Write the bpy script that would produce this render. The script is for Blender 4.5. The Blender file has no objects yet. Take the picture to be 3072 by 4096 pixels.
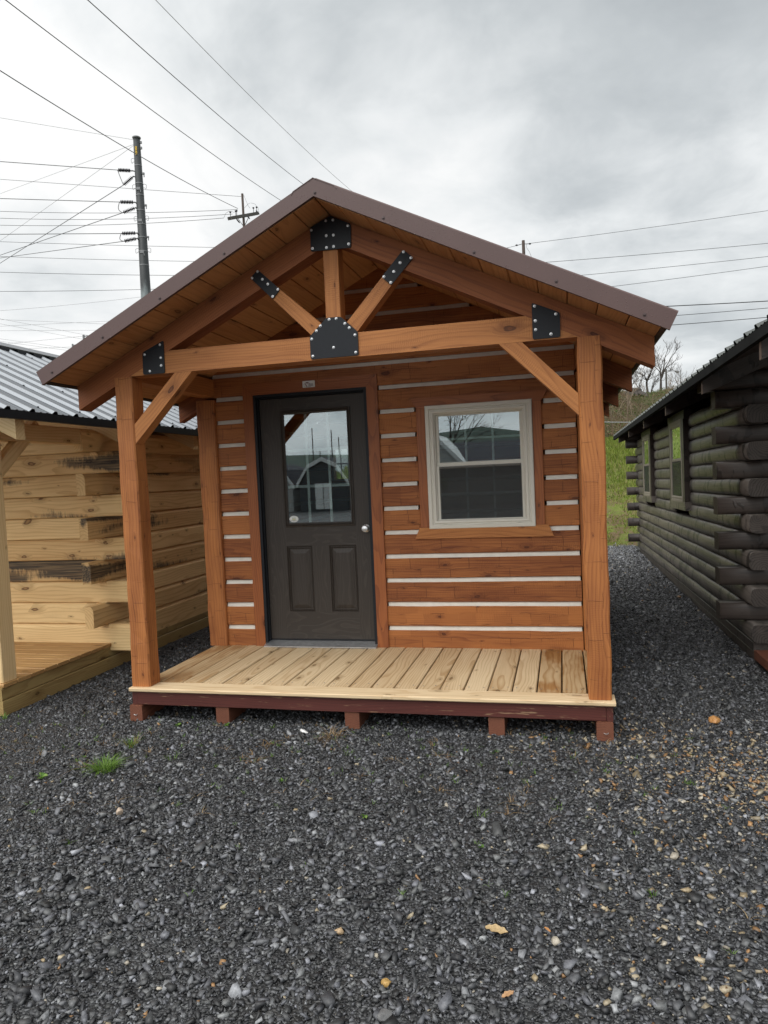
import bpy, bmesh, math, random
import numpy as np
from mathutils import Vector, Matrix

random.seed(7)
rng = np.random.default_rng(7)
sc = bpy.context.scene
COL = sc.collection
rad = math.radians

# ------------------------------------------------------------------ camera
CAM_POS = Vector((2.8673, -4.2941, 1.3511))
CAM_R = Vector((0.96966, 0.23997, -0.04541))
CAM_U = Vector((0.03261, 0.05678, 0.99785))
CAM_F = Vector((-0.24203, 0.96912, -0.04718))
FPX = 2868.0
cam_d = bpy.data.cameras.new('camera')
cam = bpy.data.objects.new('camera', cam_d)
COL.objects.link(cam)
cam_d.sensor_fit = 'VERTICAL'
cam_d.sensor_height = 36.0
cam_d.sensor_width = 27.0
cam_d.lens = FPX / 4096 * 36.0
cam_d.clip_start = 0.05
cam_d.clip_end = 3000
r_ = CAM_R.normalized(); f_ = CAM_F.normalized(); u_ = r_.cross(f_).normalized(); r_ = f_.cross(u_)
cam.matrix_world = Matrix(((r_.x, u_.x, -f_.x, CAM_POS.x), (r_.y, u_.y, -f_.y, CAM_POS.y),
                           (r_.z, u_.z, -f_.z, CAM_POS.z), (0, 0, 0, 1)))
sc.camera = cam

# ------------------------------------------------------------------ sky and sun
SUN_AZ = rad(205.0)     # compass bearing of the sun, measured from +Y towards +X: behind the camera, a little left
SUN_EL = rad(57.0)
SUN_VEC = Vector((math.sin(SUN_AZ) * math.cos(SUN_EL), math.cos(SUN_AZ) * math.cos(SUN_EL), math.sin(SUN_EL)))
sun_d = bpy.data.lights.new('sun', 'SUN')
sun_d.energy = 1.5
sun_d.angle = rad(38)
sun_d.color = (1.0, 0.965, 0.91)
sun = bpy.data.objects.new('sun', sun_d)
COL.objects.link(sun)
sun.rotation_euler = (-SUN_VEC).to_track_quat('-Z', 'Y').to_euler()

world = bpy.data.worlds.new('World')
sc.world = world
world.use_nodes = True


class NT:
    """small helper for building node trees"""
    def __init__(self, tree):
        self.t = tree; self.n = tree.nodes; self.l = tree.links

    def new(self, typ, **kw):
        nd = self.n.new(typ)
        for k, v in kw.items():
            setattr(nd, k, v)
        return nd

    def put(self, sock, val):
        if val is None:
            return
        if isinstance(val, bpy.types.NodeSocket):
            self.l.new(val, sock)
        else:
            if hasattr(sock, 'default_value'):
                dv = sock.default_value
                if hasattr(dv, '__len__') and not hasattr(val, '__len__'):
                    val = [val] * len(dv)
                if hasattr(dv, '__len__') and len(dv) == 4 and len(val) == 3:
                    val = (*val, 1.0)
                sock.default_value = val

    def math(self, op, a, b=None, c=None, clamp=False):
        nd = self.new('ShaderNodeMath', operation=op, use_clamp=clamp)
        self.put(nd.inputs[0], a); self.put(nd.inputs[1], b); self.put(nd.inputs[2], c)
        return nd.outputs[0]

    def vmath(self, op, a, b=None, scale=None):
        nd = self.new('ShaderNodeVectorMath', operation=op)
        self.put(nd.inputs[0], a); self.put(nd.inputs[1], b)
        if scale is not None:
            self.put(nd.inputs['Scale'], scale)
        return nd.outputs['Value'] if op in ('LENGTH', 'DOT_PRODUCT', 'DISTANCE') else nd.outputs['Vector']

    def noise(self, vec, scale, detail=2.0, rough=0.5, dist=0.0):
        nd = self.new('ShaderNodeTexNoise')
        self.put(nd.inputs['Vector'], vec); nd.inputs['Scale'].default_value = scale
        nd.inputs['Detail'].default_value = detail; nd.inputs['Roughness'].default_value = rough
        nd.inputs['Distortion'].default_value = dist
        return nd.outputs['Fac'], nd.outputs['Color']

    def voro(self, vec, scale, feature='F1', rnd=1.0):
        nd = self.new('ShaderNodeTexVoronoi', feature=feature)
        self.put(nd.inputs['Vector'], vec); nd.inputs['Scale'].default_value = scale
        nd.inputs['Randomness'].default_value = rnd
        return nd

    def ramp(self, fac, stops, interp='LINEAR'):
        nd = self.new('ShaderNodeValToRGB')
        cr = nd.color_ramp; cr.interpolation = interp
        while len(cr.elements) < len(stops):
            cr.elements.new(0.5)
        for e, (p, c) in zip(cr.elements, stops):
            e.position = p
            e.color = (c, c, c, 1) if not hasattr(c, '__len__') else (*c, 1)
        self.put(nd.inputs[0], fac)
        return nd.outputs[0]

    def mix(self, fac, a, b, blend='MIX'):
        nd = self.new('ShaderNodeMix', data_type='RGBA', blend_type=blend)
        self.put(nd.inputs[0], fac); self.put(nd.inputs[6], a); self.put(nd.inputs[7], b)
        return nd.outputs[2]

    def maprange(self, v, a, b, c, d, smooth=False):
        nd = self.new('ShaderNodeMapRange')
        if smooth:
            nd.interpolation_type = 'SMOOTHSTEP'
        for i, x in enumerate((v, a, b, c, d)):
            self.put(nd.inputs[i], x)
        return nd.outputs[0]

    def combine(self, x, y, z):
        nd = self.new('ShaderNodeCombineXYZ')
        self.put(nd.inputs[0], x); self.put(nd.inputs[1], y); self.put(nd.inputs[2], z)
        return nd.outputs[0]

    def sep(self, v):
        nd = self.new('ShaderNodeSeparateXYZ'); self.put(nd.inputs[0], v)
        return nd.outputs[0], nd.outputs[1], nd.outputs[2]

    def bump(self, height, strength=0.3, dist=0.01, normal=None):
        nd = self.new('ShaderNodeBump')
        nd.inputs['Strength'].default_value = strength; nd.inputs['Distance'].default_value = dist
        self.put(nd.inputs['Height'], height)
        if normal is not None:
            self.put(nd.inputs['Normal'], normal)
        return nd.outputs[0]


def build_world():
    w = NT(world.node_tree)
    w.n.clear()
    out = w.new('ShaderNodeOutputWorld')
    bg = w.new('ShaderNodeBackground')
    bg.inputs['Strength'].default_value = 0.1
    sky = w.new('ShaderNodeTexSky', sky_type='NISHITA')
    sky.sun_disc = False
    sky.sun_elevation = SUN_EL
    sky.sun_rotation = SUN_AZ
    tc = w.new('ShaderNodeTexCoord')
    d = tc.outputs['Generated']
    x, y, z = w.sep(d)
    zc = w.math('ADD', w.math('MAXIMUM', z, 0.0), 0.30)
    p = w.combine(w.math('DIVIDE', x, zc), w.math('DIVIDE', y, zc), 3.7)
    pw = w.vmath('ADD', p, w.vmath('SCALE', w.vmath('SUBTRACT', w.noise(p, 0.9, 3, 0.55)[1], (0.5, 0.5, 0.5)), scale=0.55))
    n1, _ = w.noise(pw, 0.8, 4, 0.5)
    n2, _ = w.noise(pw, 2.1, 6, 0.58)
    f = w.math('ADD', w.math('MULTIPLY', n1, 0.6), w.math('MULTIPLY', n2, 0.4))
    # the deck thins towards the left and thickens on the right
    f = w.math('ADD', f, w.math('MULTIPLY', w.vmath('DOT_PRODUCT', d, (-0.97, -0.24, 0.35)), 0.10))
    cloud = w.ramp(f, [(0.35, (0.45, 0.485, 0.505)), (0.43, (0.63, 0.665, 0.68)), (0.495, (0.87, 0.895, 0.90)), (0.56, (1.06, 1.06, 1.05))])
    # thinner cloud glows round the hidden sun, behind the photographer
    g = w.math('MAXIMUM', w.vmath('DOT_PRODUCT', d, tuple(SUN_VEC)), 0.0)
    glow = w.math('ADD', 1.0, w.math('MULTIPLY', w.math('POWER', g, 2.0), 1.3))
    cloud = w.vmath('SCALE', cloud, scale=w.math('MULTIPLY', glow, 10.0))
    col = w.mix(0.93, sky.outputs[0], cloud)
    w.l.new(col, bg.inputs['Color'])
    w.l.new(bg.outputs[0], out.inputs['Surface'])


build_world()
sc.view_settings.view_transform = 'Standard'
sc.view_settings.look = 'None'
sc.view_settings.exposure = 0.0
sc.view_settings.gamma = 1.0
sc.cycles.max_bounces = 8
sc.cycles.transparent_max_bounces = 12
sc.cycles.sample_clamp_indirect = 6.0


# ------------------------------------------------------------------ image-plane measurement -> real positions
def ray(px, py):
    return (f_ * FPX + r_ * (px - 1536) + u_ * (2048 - py))


def at(px, py, depth):
    """point seen at source pixel (px, py) at a given distance along the view axis"""
    return CAM_POS + ray(px, py) * (depth / FPX)


# ------------------------------------------------------------------ materials
def principled(nt, base, rough=0.6, spec=0.5, metal=0.0, normal=None, **kw):
    b = nt.new('ShaderNodeBsdfPrincipled')
    nt.put(b.inputs['Base Color'], base); nt.put(b.inputs['Roughness'], rough)
    nt.put(b.inputs['Specular IOR Level'], spec); nt.put(b.inputs['Metallic'], metal)
    if normal is not None:
        nt.put(b.inputs['Normal'], normal)
    for k, v in kw.items():
        nt.put(b.inputs[k], v)
    o = nt.new('ShaderNodeOutputMaterial')
    nt.l.new(b.outputs[0], o.inputs['Surface'])
    return b


def newmat(name):
    m = bpy.data.materials.new(name); m.use_nodes = True
    m.node_tree.nodes.clear()
    return m, NT(m.node_tree)


def wood(name, light, dark, ring=70, ringc=0.5, streak=0.35, knots=0.6, knotcol=None, hew=0.0, saw=0.0,
         band=0.0, rough=0.6, spec=0.35, tone=0.35, mold=0.0, moldcol=(0.02, 0.022, 0.025), blotch=0.3, worn=0.0, bump=0.4, wet=0.0):
    """solid timber: works in the 'grain' attribute (along, across, across) stored on every piece"""
    m, t = newmat(name)
    g = t.new('ShaderNodeAttribute', attribute_name='grain').outputs['Vector']
    tn = t.new('ShaderNodeAttribute', attribute_name='tone').outputs['Fac']
    a, b, c = t.sep(g)
    gl = t.vmath('MULTIPLY', g, (0.22, 1, 1))
    # growth rings, wandering about the pith
    nb = t.noise(t.vmath('MULTIPLY', g, (1.1, 5, 5)), 1.0, 2, 0.5)[1]
    wob = t.vmath('SCALE', t.vmath('SUBTRACT', nb, (0.5, 0.5, 0.5)), scale=0.11)
    # knots
    bc = t.math('ADD', b, c)
    kw = t.noise(t.vmath('MULTIPLY', g, (9, 26, 26)), 1.0, 3, 0.6)[1]
    kx, ky, kz = t.sep(t.vmath('SUBTRACT', kw, (0.5, 0.5, 0.5)))
    kv = t.voro(t.combine(t.math('ADD', t.math('MULTIPLY', a, 3.4), t.math('MULTIPLY', kx, 0.22)), t.math('ADD', t.math('MULTIPLY', bc, 8.5), t.math('MULTIPLY', ky, 0.22)), 0.37), 1.0); kv.voronoi_dimensions = '2D'
    kr = t.new('ShaderNodeSeparateColor'); t.put(kr.inputs[0], kv.outputs['Color'])
    has = t.math('LESS_THAN', kr.outputs[0], knots)
    ksize = t.math('ADD', 0.03, t.math('MULTIPLY', t.math('POWER', kr.outputs[1], 2.5), 0.13))
    kd = kv.outputs['Distance']
    kheart = t.math('MULTIPLY', has, t.maprange(kd, t.math('MULTIPLY', ksize, 0.2), t.math('MULTIPLY', ksize, 0.6), 1, 0, True))
    kin = t.math('MULTIPLY', has, t.maprange(kd, t.math('MULTIPLY', ksize, 0.75), ksize, 1, 0, True))
    kring = t.math('MULTIPLY', has, t.maprange(kd, ksize, t.math('MULTIPLY', ksize, 3.4), 1, 0, True))
    rv = t.vmath('ADD', t.combine(0, b, c), wob)
    rr = t.math('ADD', t.vmath('LENGTH', rv), t.math('MULTIPLY', kring, 0.022))
    ph = t.math('MULTIPLY', rr, float(ring))
    fr = t.math('FRACT', ph)
    late = t.maprange(fr, 0.45, 0.95, 0, 1, True)
    late = t.math('MULTIPLY', late, t.maprange(fr, 0.95, 1.0, 1, 0))
    st, _ = t.noise(t.vmath('MULTIPLY', g, (2.2, 90, 90)), 1.0, 3, 0.6)
    bl, _ = t.noise(t.vmath('MULTIPLY', g, (1.6, 9, 9)), 1.0, 3, 0.55)
    fac = t.math('ADD', t.math('MULTIPLY', late, ringc), t.math('MULTIPLY', t.math('SUBTRACT', st, 0.5), streak * 2))
    fac = t.math('ADD', fac, t.math('MULTIPLY', t.math('SUBTRACT', bl, 0.5), blotch * 2))
    fac = t.math('ADD', fac, t.math('MULTIPLY', t.math('SUBTRACT', tn, 0.5), tone * 2))
    fac = t.math('ADD', fac, 0.25, clamp=True)
    col = t.mix(fac, light, dark)
    kc = knotcol or tuple(v * 0.35 for v in dark)
    col = t.mix(t.math('MULTIPLY', kring, 0.45), col, tuple(v * 0.7 for v in dark))
    col = t.mix(t.math('MULTIPLY', kin, 0.85), col, kc)
    col = t.mix(t.math('MULTIPLY', kheart, 0.55), col, dark)
    h = t.math('ADD', t.math('MULTIPLY', late, -0.25 * ringc), t.math('MULTIPLY', st, 0.5))
    h = t.math('ADD', h, t.math('MULTIPLY', kin, -0.5))
    if hew > 0:
        # adze cuts: facets of uneven length, each ending in a short step across the grain
        gd = t.vmath('ADD', g, t.vmath('SCALE', t.vmath('SUBTRACT', t.noise(g, 5, 3, 0.6)[1], (0.5, 0.5, 0.5)), scale=0.035))
        ga, gb, gc = t.sep(gd)
        br = t.new('ShaderNodeTexBrick'); br.offset = 0.37; br.squash = 0.6; br.squash_frequency = 3
        t.put(br.inputs['Vector'], t.combine(ga, t.math('ADD', gb, gc), 0.0))
        for nm, vv in (('Scale', 1.0), ('Mortar Size', 0.0032), ('Mortar Smooth', 0.3), ('Brick Width', 0.23), ('Row Height', 0.083)):
            br.inputs[nm].default_value = vv
        br.inputs['Color1'].default_value = (0, 0, 0, 1); br.inputs['Color2'].default_value = (1, 1, 1, 1); br.inputs['Mortar'].default_value = (0.5, 0.5, 0.5, 1)
        facet = t.new('ShaderNodeSeparateColor'); t.put(facet.inputs[0], br.outputs['Color'])
        ln = t.math('MULTIPLY', br.outputs['Fac'], t.maprange(t.noise(g, 8, 2)[0], 0.47, 0.57, 0, 1))
        col = t.mix(t.math('MULTIPLY', ln, 0.62 * hew), col, tuple(v * 0.4 for v in dark))
        col = t.mix(t.math('MULTIPLY', facet.outputs[0], 0.30 * hew), col, dark)
        h = t.math('ADD', h, t.math('MULTIPLY', facet.outputs[0], 1.0 * hew))
        h = t.math('ADD', h, t.math('MULTIPLY', ln, -1.2 * hew))
    if saw > 0:
        sw = t.math('SINE', t.math('MULTIPLY', t.math('ADD', a, t.math('MULTIPLY', bl, 0.05)), 470.0))
        sm = t.math('MULTIPLY', sw, t.maprange(t.noise(t.vmath('MULTIPLY', g, (4, 9, 9)), 1, 2)[0], 0.45, 0.6, 0, 1))
        h = t.math('ADD', h, t.math('MULTIPLY', sm, 0.5 * saw))
        col = t.mix(t.math('MULTIPLY', t.math('MAXIMUM', sm, 0), 0.25 * saw), col, dark)
    if mold > 0:
        mn, _ = t.noise(t.vmath('MULTIPLY', g, (0.75, 4.5, 4.5)), 1.0, 2, 0.5)
        mf, _ = t.noise(t.vmath('MULTIPLY', g, (34, 9, 9)), 1.0, 4, 0.7)
        mm = t.math('ADD', mn, t.math('MULTIPLY', t.math('SUBTRACT', mf, 0.5), 0.22))
        mm = t.math('ADD', mm, t.math('MULTIPLY', t.math('SUBTRACT', tn, 0.5), 0.16))
        mk = t.math('MULTIPLY', t.maprange(mm, 0.575, 0.67, 0, 1, True), t.maprange(tn, 0.55, 0.72, 0.06, 1.0))
        col = t.mix(t.math('MULTIPLY', mk, t.math('MULTIPLY', t.maprange(st, 0.3, 0.6, 0.6, 1.0), mold)), col, moldcol)
    if band > 0:
        # bark scars: dark crescents across the log, and paler scuffed lengths
        n1_ = t.noise(t.vmath('MULTIPLY', g, (9.0, 3.5, 3.5)), 1.0, 3, 0.6, 0.4)[0]
        n2_ = t.noise(t.vmath('MULTIPLY', g, (1.3, 7.0, 7.0)), 1.0, 3, 0.6)[0]
        col = t.mix(t.math('MULTIPLY', t.maprange(n2_, 0.5, 0.66, 0, 1, True), 0.5 * band), col, tuple(v * 1.5 for v in light))
        sc_ = t.maprange(n1_, 0.565, 0.615, 0, 1, True)
        col = t.mix(t.math('MULTIPLY', sc_, band), col, tuple(v * 0.3 for v in dark))
        h = t.math('ADD', h, t.math('MULTIPLY', sc_, -1.2))
    if worn > 0:
        wn, _ = t.noise(t.vmath('MULTIPLY', g, (6, 60, 60)), 1.0, 3, 0.6)
        wk = t.maprange(wn, 0.63, 0.69, 0, 1)
        col = t.mix(t.math('MULTIPLY', wk, worn), col, (0.30, 0.19, 0.11))
    ro = t.math('ADD', rough - 0.1, t.math('MULTIPLY', st, 0.2))
    if wet > 0:
        wm = t.maprange(t.noise(t.vmath('MULTIPLY', g, (2.0, 6, 6)), 1, 3)[0], 0.45, 0.62, 0, 1, True)
        wm = t.math('MULTIPLY', wm, t.maprange(tn, 0.75, 0.95, 0, 1))
        col = t.mix(t.math('MULTIPLY', wm, wet), col, t.mix(1.0, col, (0.62, 0.42, 0.22), 'MULTIPLY'))
    principled(t, col, ro, spec, normal=t.bump(h, bump, 0.004))
    return m


def plain(name, col, rough=0.5, spec=0.5, metal=0.0, var=0.12, scale=20.0, bump=0.0, dist=0.002):
    m, t = newmat(name)
    tc = t.new('ShaderNodeTexCoord').outputs['Object']
    n, _ = t.noise(tc, scale, 4, 0.6)
    k = t.maprange(n, 0.3, 0.7, 1 - var, 1 + var)
    c = t.vmath('SCALE', tuple(col), scale=k)
    r = t.math('ADD', rough, t.math('MULTIPLY', t.math('SUBTRACT', n, 0.5), 0.25 * rough))
    nrm = t.bump(n, bump, dist) if bump else None
    principled(t, c, r, spec, metal, nrm)
    return m


M = {}
CED_L, CED_D = (0.46, 0.175, 0.050), (0.185, 0.052, 0.017)
M['post'] = wood('stained_hewn_timber', CED_L, CED_D, ring=55, ringc=0.35, streak=0.35, knots=0.38, hew=0.62, saw=0.2, tone=0.15, blotch=0.75)
M['log'] = wood('stained_hewn_log', (0.43, 0.158, 0.045), (0.150, 0.040, 0.014), ring=55, ringc=0.3, streak=0.45, knots=0.40, hew=0.9, saw=0.8, tone=0.3, blotch=0.75)
M['beam'] = wood('stained_planed_timber', (0.47, 0.190, 0.058), (0.20, 0.062, 0.020), ring=60, ringc=0.32, streak=0.35, knots=0.36, saw=0.6, tone=0.15, blotch=0.5)
M['rafter'] = wood('stained_shaded_rafter', (0.33, 0.110, 0.034), (0.135, 0.036, 0.014), ring=60, ringc=0.3, streak=0.35, knots=0.36, saw=0.4, tone=0.15, blotch=0.5)  # redder stain than the truss, with some overhang shade mixed into the colour
M['trim'] = wood('stained_trim', (0.36, 0.115, 0.032), (0.15, 0.038, 0.012), ring=80, ringc=0.4, streak=0.35, knots=0.35, tone=0.12, blotch=0.3, spec=0.45, rough=0.5)
M['ceiling'] = wood('stained_pine_board', (0.56, 0.275, 0.110), (0.36, 0.150, 0.052), ring=45, ringc=0.35, streak=0.25, knots=0.42, tone=0.3, blotch=0.25)
M['deck'] = wood('treated_deck_board', (0.62, 0.48, 0.30), (0.35, 0.21, 0.09), ring=62, ringc=0.46, streak=0.3, knots=0.26, tone=0.35, blotch=0.4, rough=0.65, wet=0.9, bump=0.3)
M['deck_edge'] = wood('bright_deck_board', (0.70, 0.55, 0.35), (0.50, 0.34, 0.18), ring=60, ringc=0.45, streak=0.25, knots=0.3, tone=0.1, blotch=0.2, rough=0.6)
M['rim'] = wood('red_stained_rim', (0.115, 0.033, 0.026), (0.045, 0.014, 0.012), ring=60, ringc=0.3, streak=0.3, knots=0.15, tone=0.15, worn=0.8, blotch=0.4, rough=0.5, spec=0.4)
M['skid'] = wood('red_stained_skid', (0.21, 0.080, 0.046), (0.09, 0.032, 0.02), ring=90, ringc=0.4, streak=0.3, knots=0.1, tone=0.15, blotch=0.3, rough=0.55)
M['raw'] = wood('raw_pine_log', (0.86, 0.62, 0.31), (0.56, 0.34, 0.14), ring=42, ringc=0.42, streak=0.3, knots=0.40, knotcol=(0.12, 0.05, 0.02), saw=0.3, tone=0.45, mold=0.95, blotch=0.4, rough=0.65)
M['raw_clean'] = wood('raw_pine_timber', (0.82, 0.61, 0.33), (0.58, 0.37, 0.15), ring=45, ringc=0.35, streak=0.22, knots=0.28, knotcol=(0.14, 0.06, 0.025), tone=0.15, blotch=0.2, rough=0.65)
M['raw_deck'] = wood('wet_deck_board', (0.50, 0.30, 0.12), (0.26, 0.12, 0.035), ring=70, ringc=0.5, streak=0.3, knots=0.25, tone=0.3, blotch=0.3, rough=0.45, spec=0.5)
M['treated'] = wood('treated_sill', (0.40, 0.29, 0.12), (0.20, 0.115, 0.04), ring=70, ringc=0.4, streak=0.3, knots=0.35, tone=0.2, mold=0.3, moldcol=(0.10, 0.10, 0.045), blotch=0.45, rough=0.55)
M['dark_log'] = wood('dark_stained_log', (0.160, 0.138, 0.120), (0.052, 0.046, 0.041), ring=50, ringc=0.25, streak=0.45, knots=0.3, knotcol=(0.006, 0.006, 0.005), band=0.8, hew=0.0, tone=0.3, blotch=0.7, rough=0.42, spec=0.45)
M['dark_beam'] = wood('dark_stain_and_shade', (0.070, 0.055, 0.047), (0.024, 0.019, 0.017), ring=60, ringc=0.3, streak=0.4, knots=0.1, band=0.5, tone=0.3, blotch=0.5, rough=0.45, spec=0.45)  # dark stain; on the front wall its darkness also stands for porch shade
M['dark_end'] = wood('weathered_cut_end', (0.16, 0.11, 0.08), (0.06, 0.04, 0.03), ring=90, ringc=0.4, streak=0.3, knots=0.0, tone=0.3, blotch=0.4)
M['shaded_cut'] = wood('shaded_cut_end', (0.085, 0.070, 0.060), (0.024, 0.020, 0.018), ring=55, ringc=0.7, streak=0.4, knots=0.0, band=0.4, tone=0.3, blotch=0.6, rough=0.6)  # log ends: porch shade is worked into this darker colour
M['pole_wood'] = wood('weathered_pole', (0.115, 0.085, 0.07), (0.045, 0.032, 0.028), ring=60, ringc=0.3, streak=0.5, knots=0.1, tone=0.2)
M['crossarm'] = wood('grey_crossarm', (0.11, 0.105, 0.095), (0.045, 0.042, 0.038), ring=60, ringc=0.3, streak=0.5, knots=0.0, tone=0.2)
M['bark'] = wood('bark', (0.075, 0.062, 0.052), (0.030, 0.025, 0.021), ring=30, ringc=0.2, streak=0.6, knots=0.0, tone=0.3)
M['chink'] = plain('chinking', (0.70, 0.66, 0.59), 0.75, 0.3, var=0.08, scale=14, bump=0.3, dist=0.004)
M['inside'] = plain('interior_timber', (0.16, 0.085, 0.04), 0.7, 0.2, var=0.25, scale=6)
M['plate'] = plain('black_powder_coat', (0.011, 0.013, 0.017), 0.5, 0.3, var=0.15, scale=60, bump=0.05)
M['bolt'] = plain('galvanised_bolt', (0.78, 0.79, 0.80), 0.32, 0.5, metal=0.85, var=0.12, scale=90)
M['door'] = None
M['vinyl'] = plain('tan_vinyl', (0.66, 0.635, 0.56), 0.45, 0.4, var=0.02, scale=4)
M['grille'] = plain('grille_bar', (0.82, 0.84, 0.80), 0.5, 0.4, var=0.05)
M['alu'] = plain('aluminium', (0.62, 0.64, 0.66), 0.38, 0.5, metal=0.9, var=0.12, scale=30)
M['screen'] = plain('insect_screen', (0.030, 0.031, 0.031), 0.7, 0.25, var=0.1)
M['white'] = plain('white_label', (0.72, 0.73, 0.71), 0.5, 0.4, var=0.04)
M['crimson'] = plain('crimson_print', (0.20, 0.02, 0.035), 0.5, 0.3)
M['grey_print'] = plain('grey_print', (0.13, 0.12, 0.12), 0.5, 0.3)
M['sage'] = plain('sage_print', (0.33, 0.38, 0.33), 0.5, 0.3)
M['straw_print'] = plain('straw_print', (0.62, 0.60, 0.36), 0.5, 0.3)
M['steel_pole'] = None
M['insul'] = plain('dark_insulator', (0.012, 0.010, 0.016), 0.3, 0.6)
M['hardware'] = plain('galvanised_hardware', (0.20, 0.205, 0.21), 0.5, 0.4, metal=0.5)
M['wire'] = plain('weathered_conductor', (0.11, 0.115, 0.12), 0.55, 0.3, var=0.05)
M['wire_thin'] = plain('pale_conductor', (0.30, 0.305, 0.31), 0.55, 0.3, var=0.05)
M['cable'] = plain('black_cable', (0.012, 0.012, 0.013), 0.6, 0.3)
M['tag'] = plain('yellow_tag', (0.62, 0.40, 0.03), 0.5, 0.4)
M['tagtxt'] = plain('tag_print', (0.01, 0.01, 0.01), 0.5, 0.3)
M['lamp'] = plain('lamp_housing', (0.30, 0.31, 0.32), 0.4, 0.5, metal=0.3)
M['screw'] = plain('brown_screw', (0.06, 0.035, 0.033), 0.4, 0.5)
M['black_trim'] = plain('black_metal_trim', (0.011, 0.014, 0.017), 0.5, 0.3, var=0.15)
M['matte_dark'] = plain('matte_dark_fascia', (0.018, 0.019, 0.019), 0.9, 0.05, var=0.3, scale=5)
M['dark_edge'] = plain('dark_drip_edge', (0.022, 0.016, 0.016), 0.5, 0.4)
M['shingle'] = None


def mat_brown_metal():
    m, t = newmat('brown_painted_metal')
    tc = t.new('ShaderNodeTexCoord').outputs['Object']
    v = t.voro(tc, 95.0)
    cs = t.new('ShaderNodeSeparateColor'); t.put(cs.inputs[0], v.outputs['Color'])
    patch, _ = t.noise(tc, 3.0, 2)
    on = t.math('LESS_THAN', cs.outputs[0], t.maprange(patch, 0.4, 0.65, 0.05, 0.8))
    rdr = t.maprange(cs.outputs[1], 0, 1, 0.12, 0.36)
    drop = t.math('MULTIPLY', on, t.maprange(v.outputs['Distance'], t.math('MULTIPLY', rdr, 0.2), rdr, 1, 0, True))
    n, _ = t.noise(tc, 5, 3)
    col = t.mix(n, (0.084, 0.046, 0.042), (0.105, 0.059, 0.053))
    rough = t.maprange(drop, 0, 0.3, 0.42, 0.08)
    principled(t, col, rough, 0.5, 0.0, t.bump(drop, 0.6, 0.0025))
    return m


def mat_door():
    m, t = newmat('brown_woodgrain_door')
    g = t.new('ShaderNodeAttribute', attribute_name='grain').outputs['Vector']
    wob, _ = t.noise(t.vmath('MULTIPLY', g, (1.6, 7, 7)), 1.0, 2)
    a, b, c = t.sep(g)
    r = t.math('FRACT', t.math('MULTIPLY', t.math('ADD', b, t.math('MULTIPLY', wob, 0.22)), 44.0))
    ln = t.maprange(r, 0.0, 0.5, 1, 0, True)
    st, _ = t.noise(t.vmath('MULTIPLY', g, (5, 160, 160)), 1.0, 2)
    h = t.math('ADD', t.math('MULTIPLY', ln, 0.7), t.math('MULTIPLY', st, 0.4))
    col = t.mix(t.math('MULTIPLY', ln, 0.55), (0.038, 0.031, 0.026), (0.060, 0.050, 0.042))
    principled(t, col, 0.5, 0.42, normal=t.bump(h, 0.35, 0.003))
    return m


def mat_metal_roof():
    m, t = newmat('galvalume_roof')
    tc = t.new('ShaderNodeTexCoord').outputs['Object']
    n, _ = t.noise(t.vmath('MULTIPLY', tc, (1.2, 9, 1.2)), 3.0, 3)
    col = t.mix(n, (0.115, 0.127, 0.142), (0.18, 0.192, 0.205))
    principled(t, col, t.maprange(n, 0.3, 0.7, 0.28, 0.42), 0.5, 0.92)
    return m


def mat_dark_roof():
    m, t = newmat('dark_green_metal_roof')
    tc = t.new('ShaderNodeTexCoord').outputs['Object']
    n, _ = t.noise(tc, 4.0, 3)
    principled(t, t.mix(n, (0.028, 0.036, 0.034), (0.05, 0.06, 0.056)), 0.28, 0.5, 0.0)
    return m


def mat_steel_pole():
    m, t = newmat('weathered_steel_pole')
    tc = t.new('ShaderNodeTexCoord').outputs['Object']
    x, y, z = t.sep(tc)
    n, _ = t.noise(t.vmath('MULTIPLY', tc, (3, 3, 0.7)), 1.0, 4, 0.65)
    # bare galvanising shows below, dark weathered film above
    k = t.maprange(t.math('ADD', z, t.math('MULTIPLY', n, 4.0)), 13.3, 15.0, 0, 1, True)
    film = t.mix(n, (0.022, 0.026, 0.027), (0.050, 0.055, 0.057))
    bare = t.mix(n, (0.17, 0.20, 0.205), (0.27, 0.30, 0.305))
    principled(t, t.mix(k, bare, film), 0.55, 0.4, 0.2)
    return m


def mat_glass(name, refl=0.16, tint=(0.62, 0.66, 0.66)):
    m, t = newmat(name)
    tr = t.new('ShaderNodeBsdfTransparent'); tr.inputs['Color'].default_value = (*tint, 1)
    gl = t.new('ShaderNodeBsdfGlossy'); gl.inputs['Roughness'].default_value = 0.0
    gl.inputs['Color'].default_value = (0.86, 0.94, 0.98, 1)
    fr = t.new('ShaderNodeFresnel'); fr.inputs['IOR'].default_value = 1.5
    fac = t.math('ADD', t.math('MULTIPLY', fr.outputs[0], 1.6), refl - 0.06, clamp=True)
    mx = t.new('ShaderNodeMixShader'); t.put(mx.inputs[0], fac)
    t.l.new(tr.outputs[0], mx.inputs[1]); t.l.new(gl.outputs[0], mx.inputs[2])
    o = t.new('ShaderNodeOutputMaterial'); t.l.new(mx.outputs[0], o.inputs['Surface'])
    return m


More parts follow.
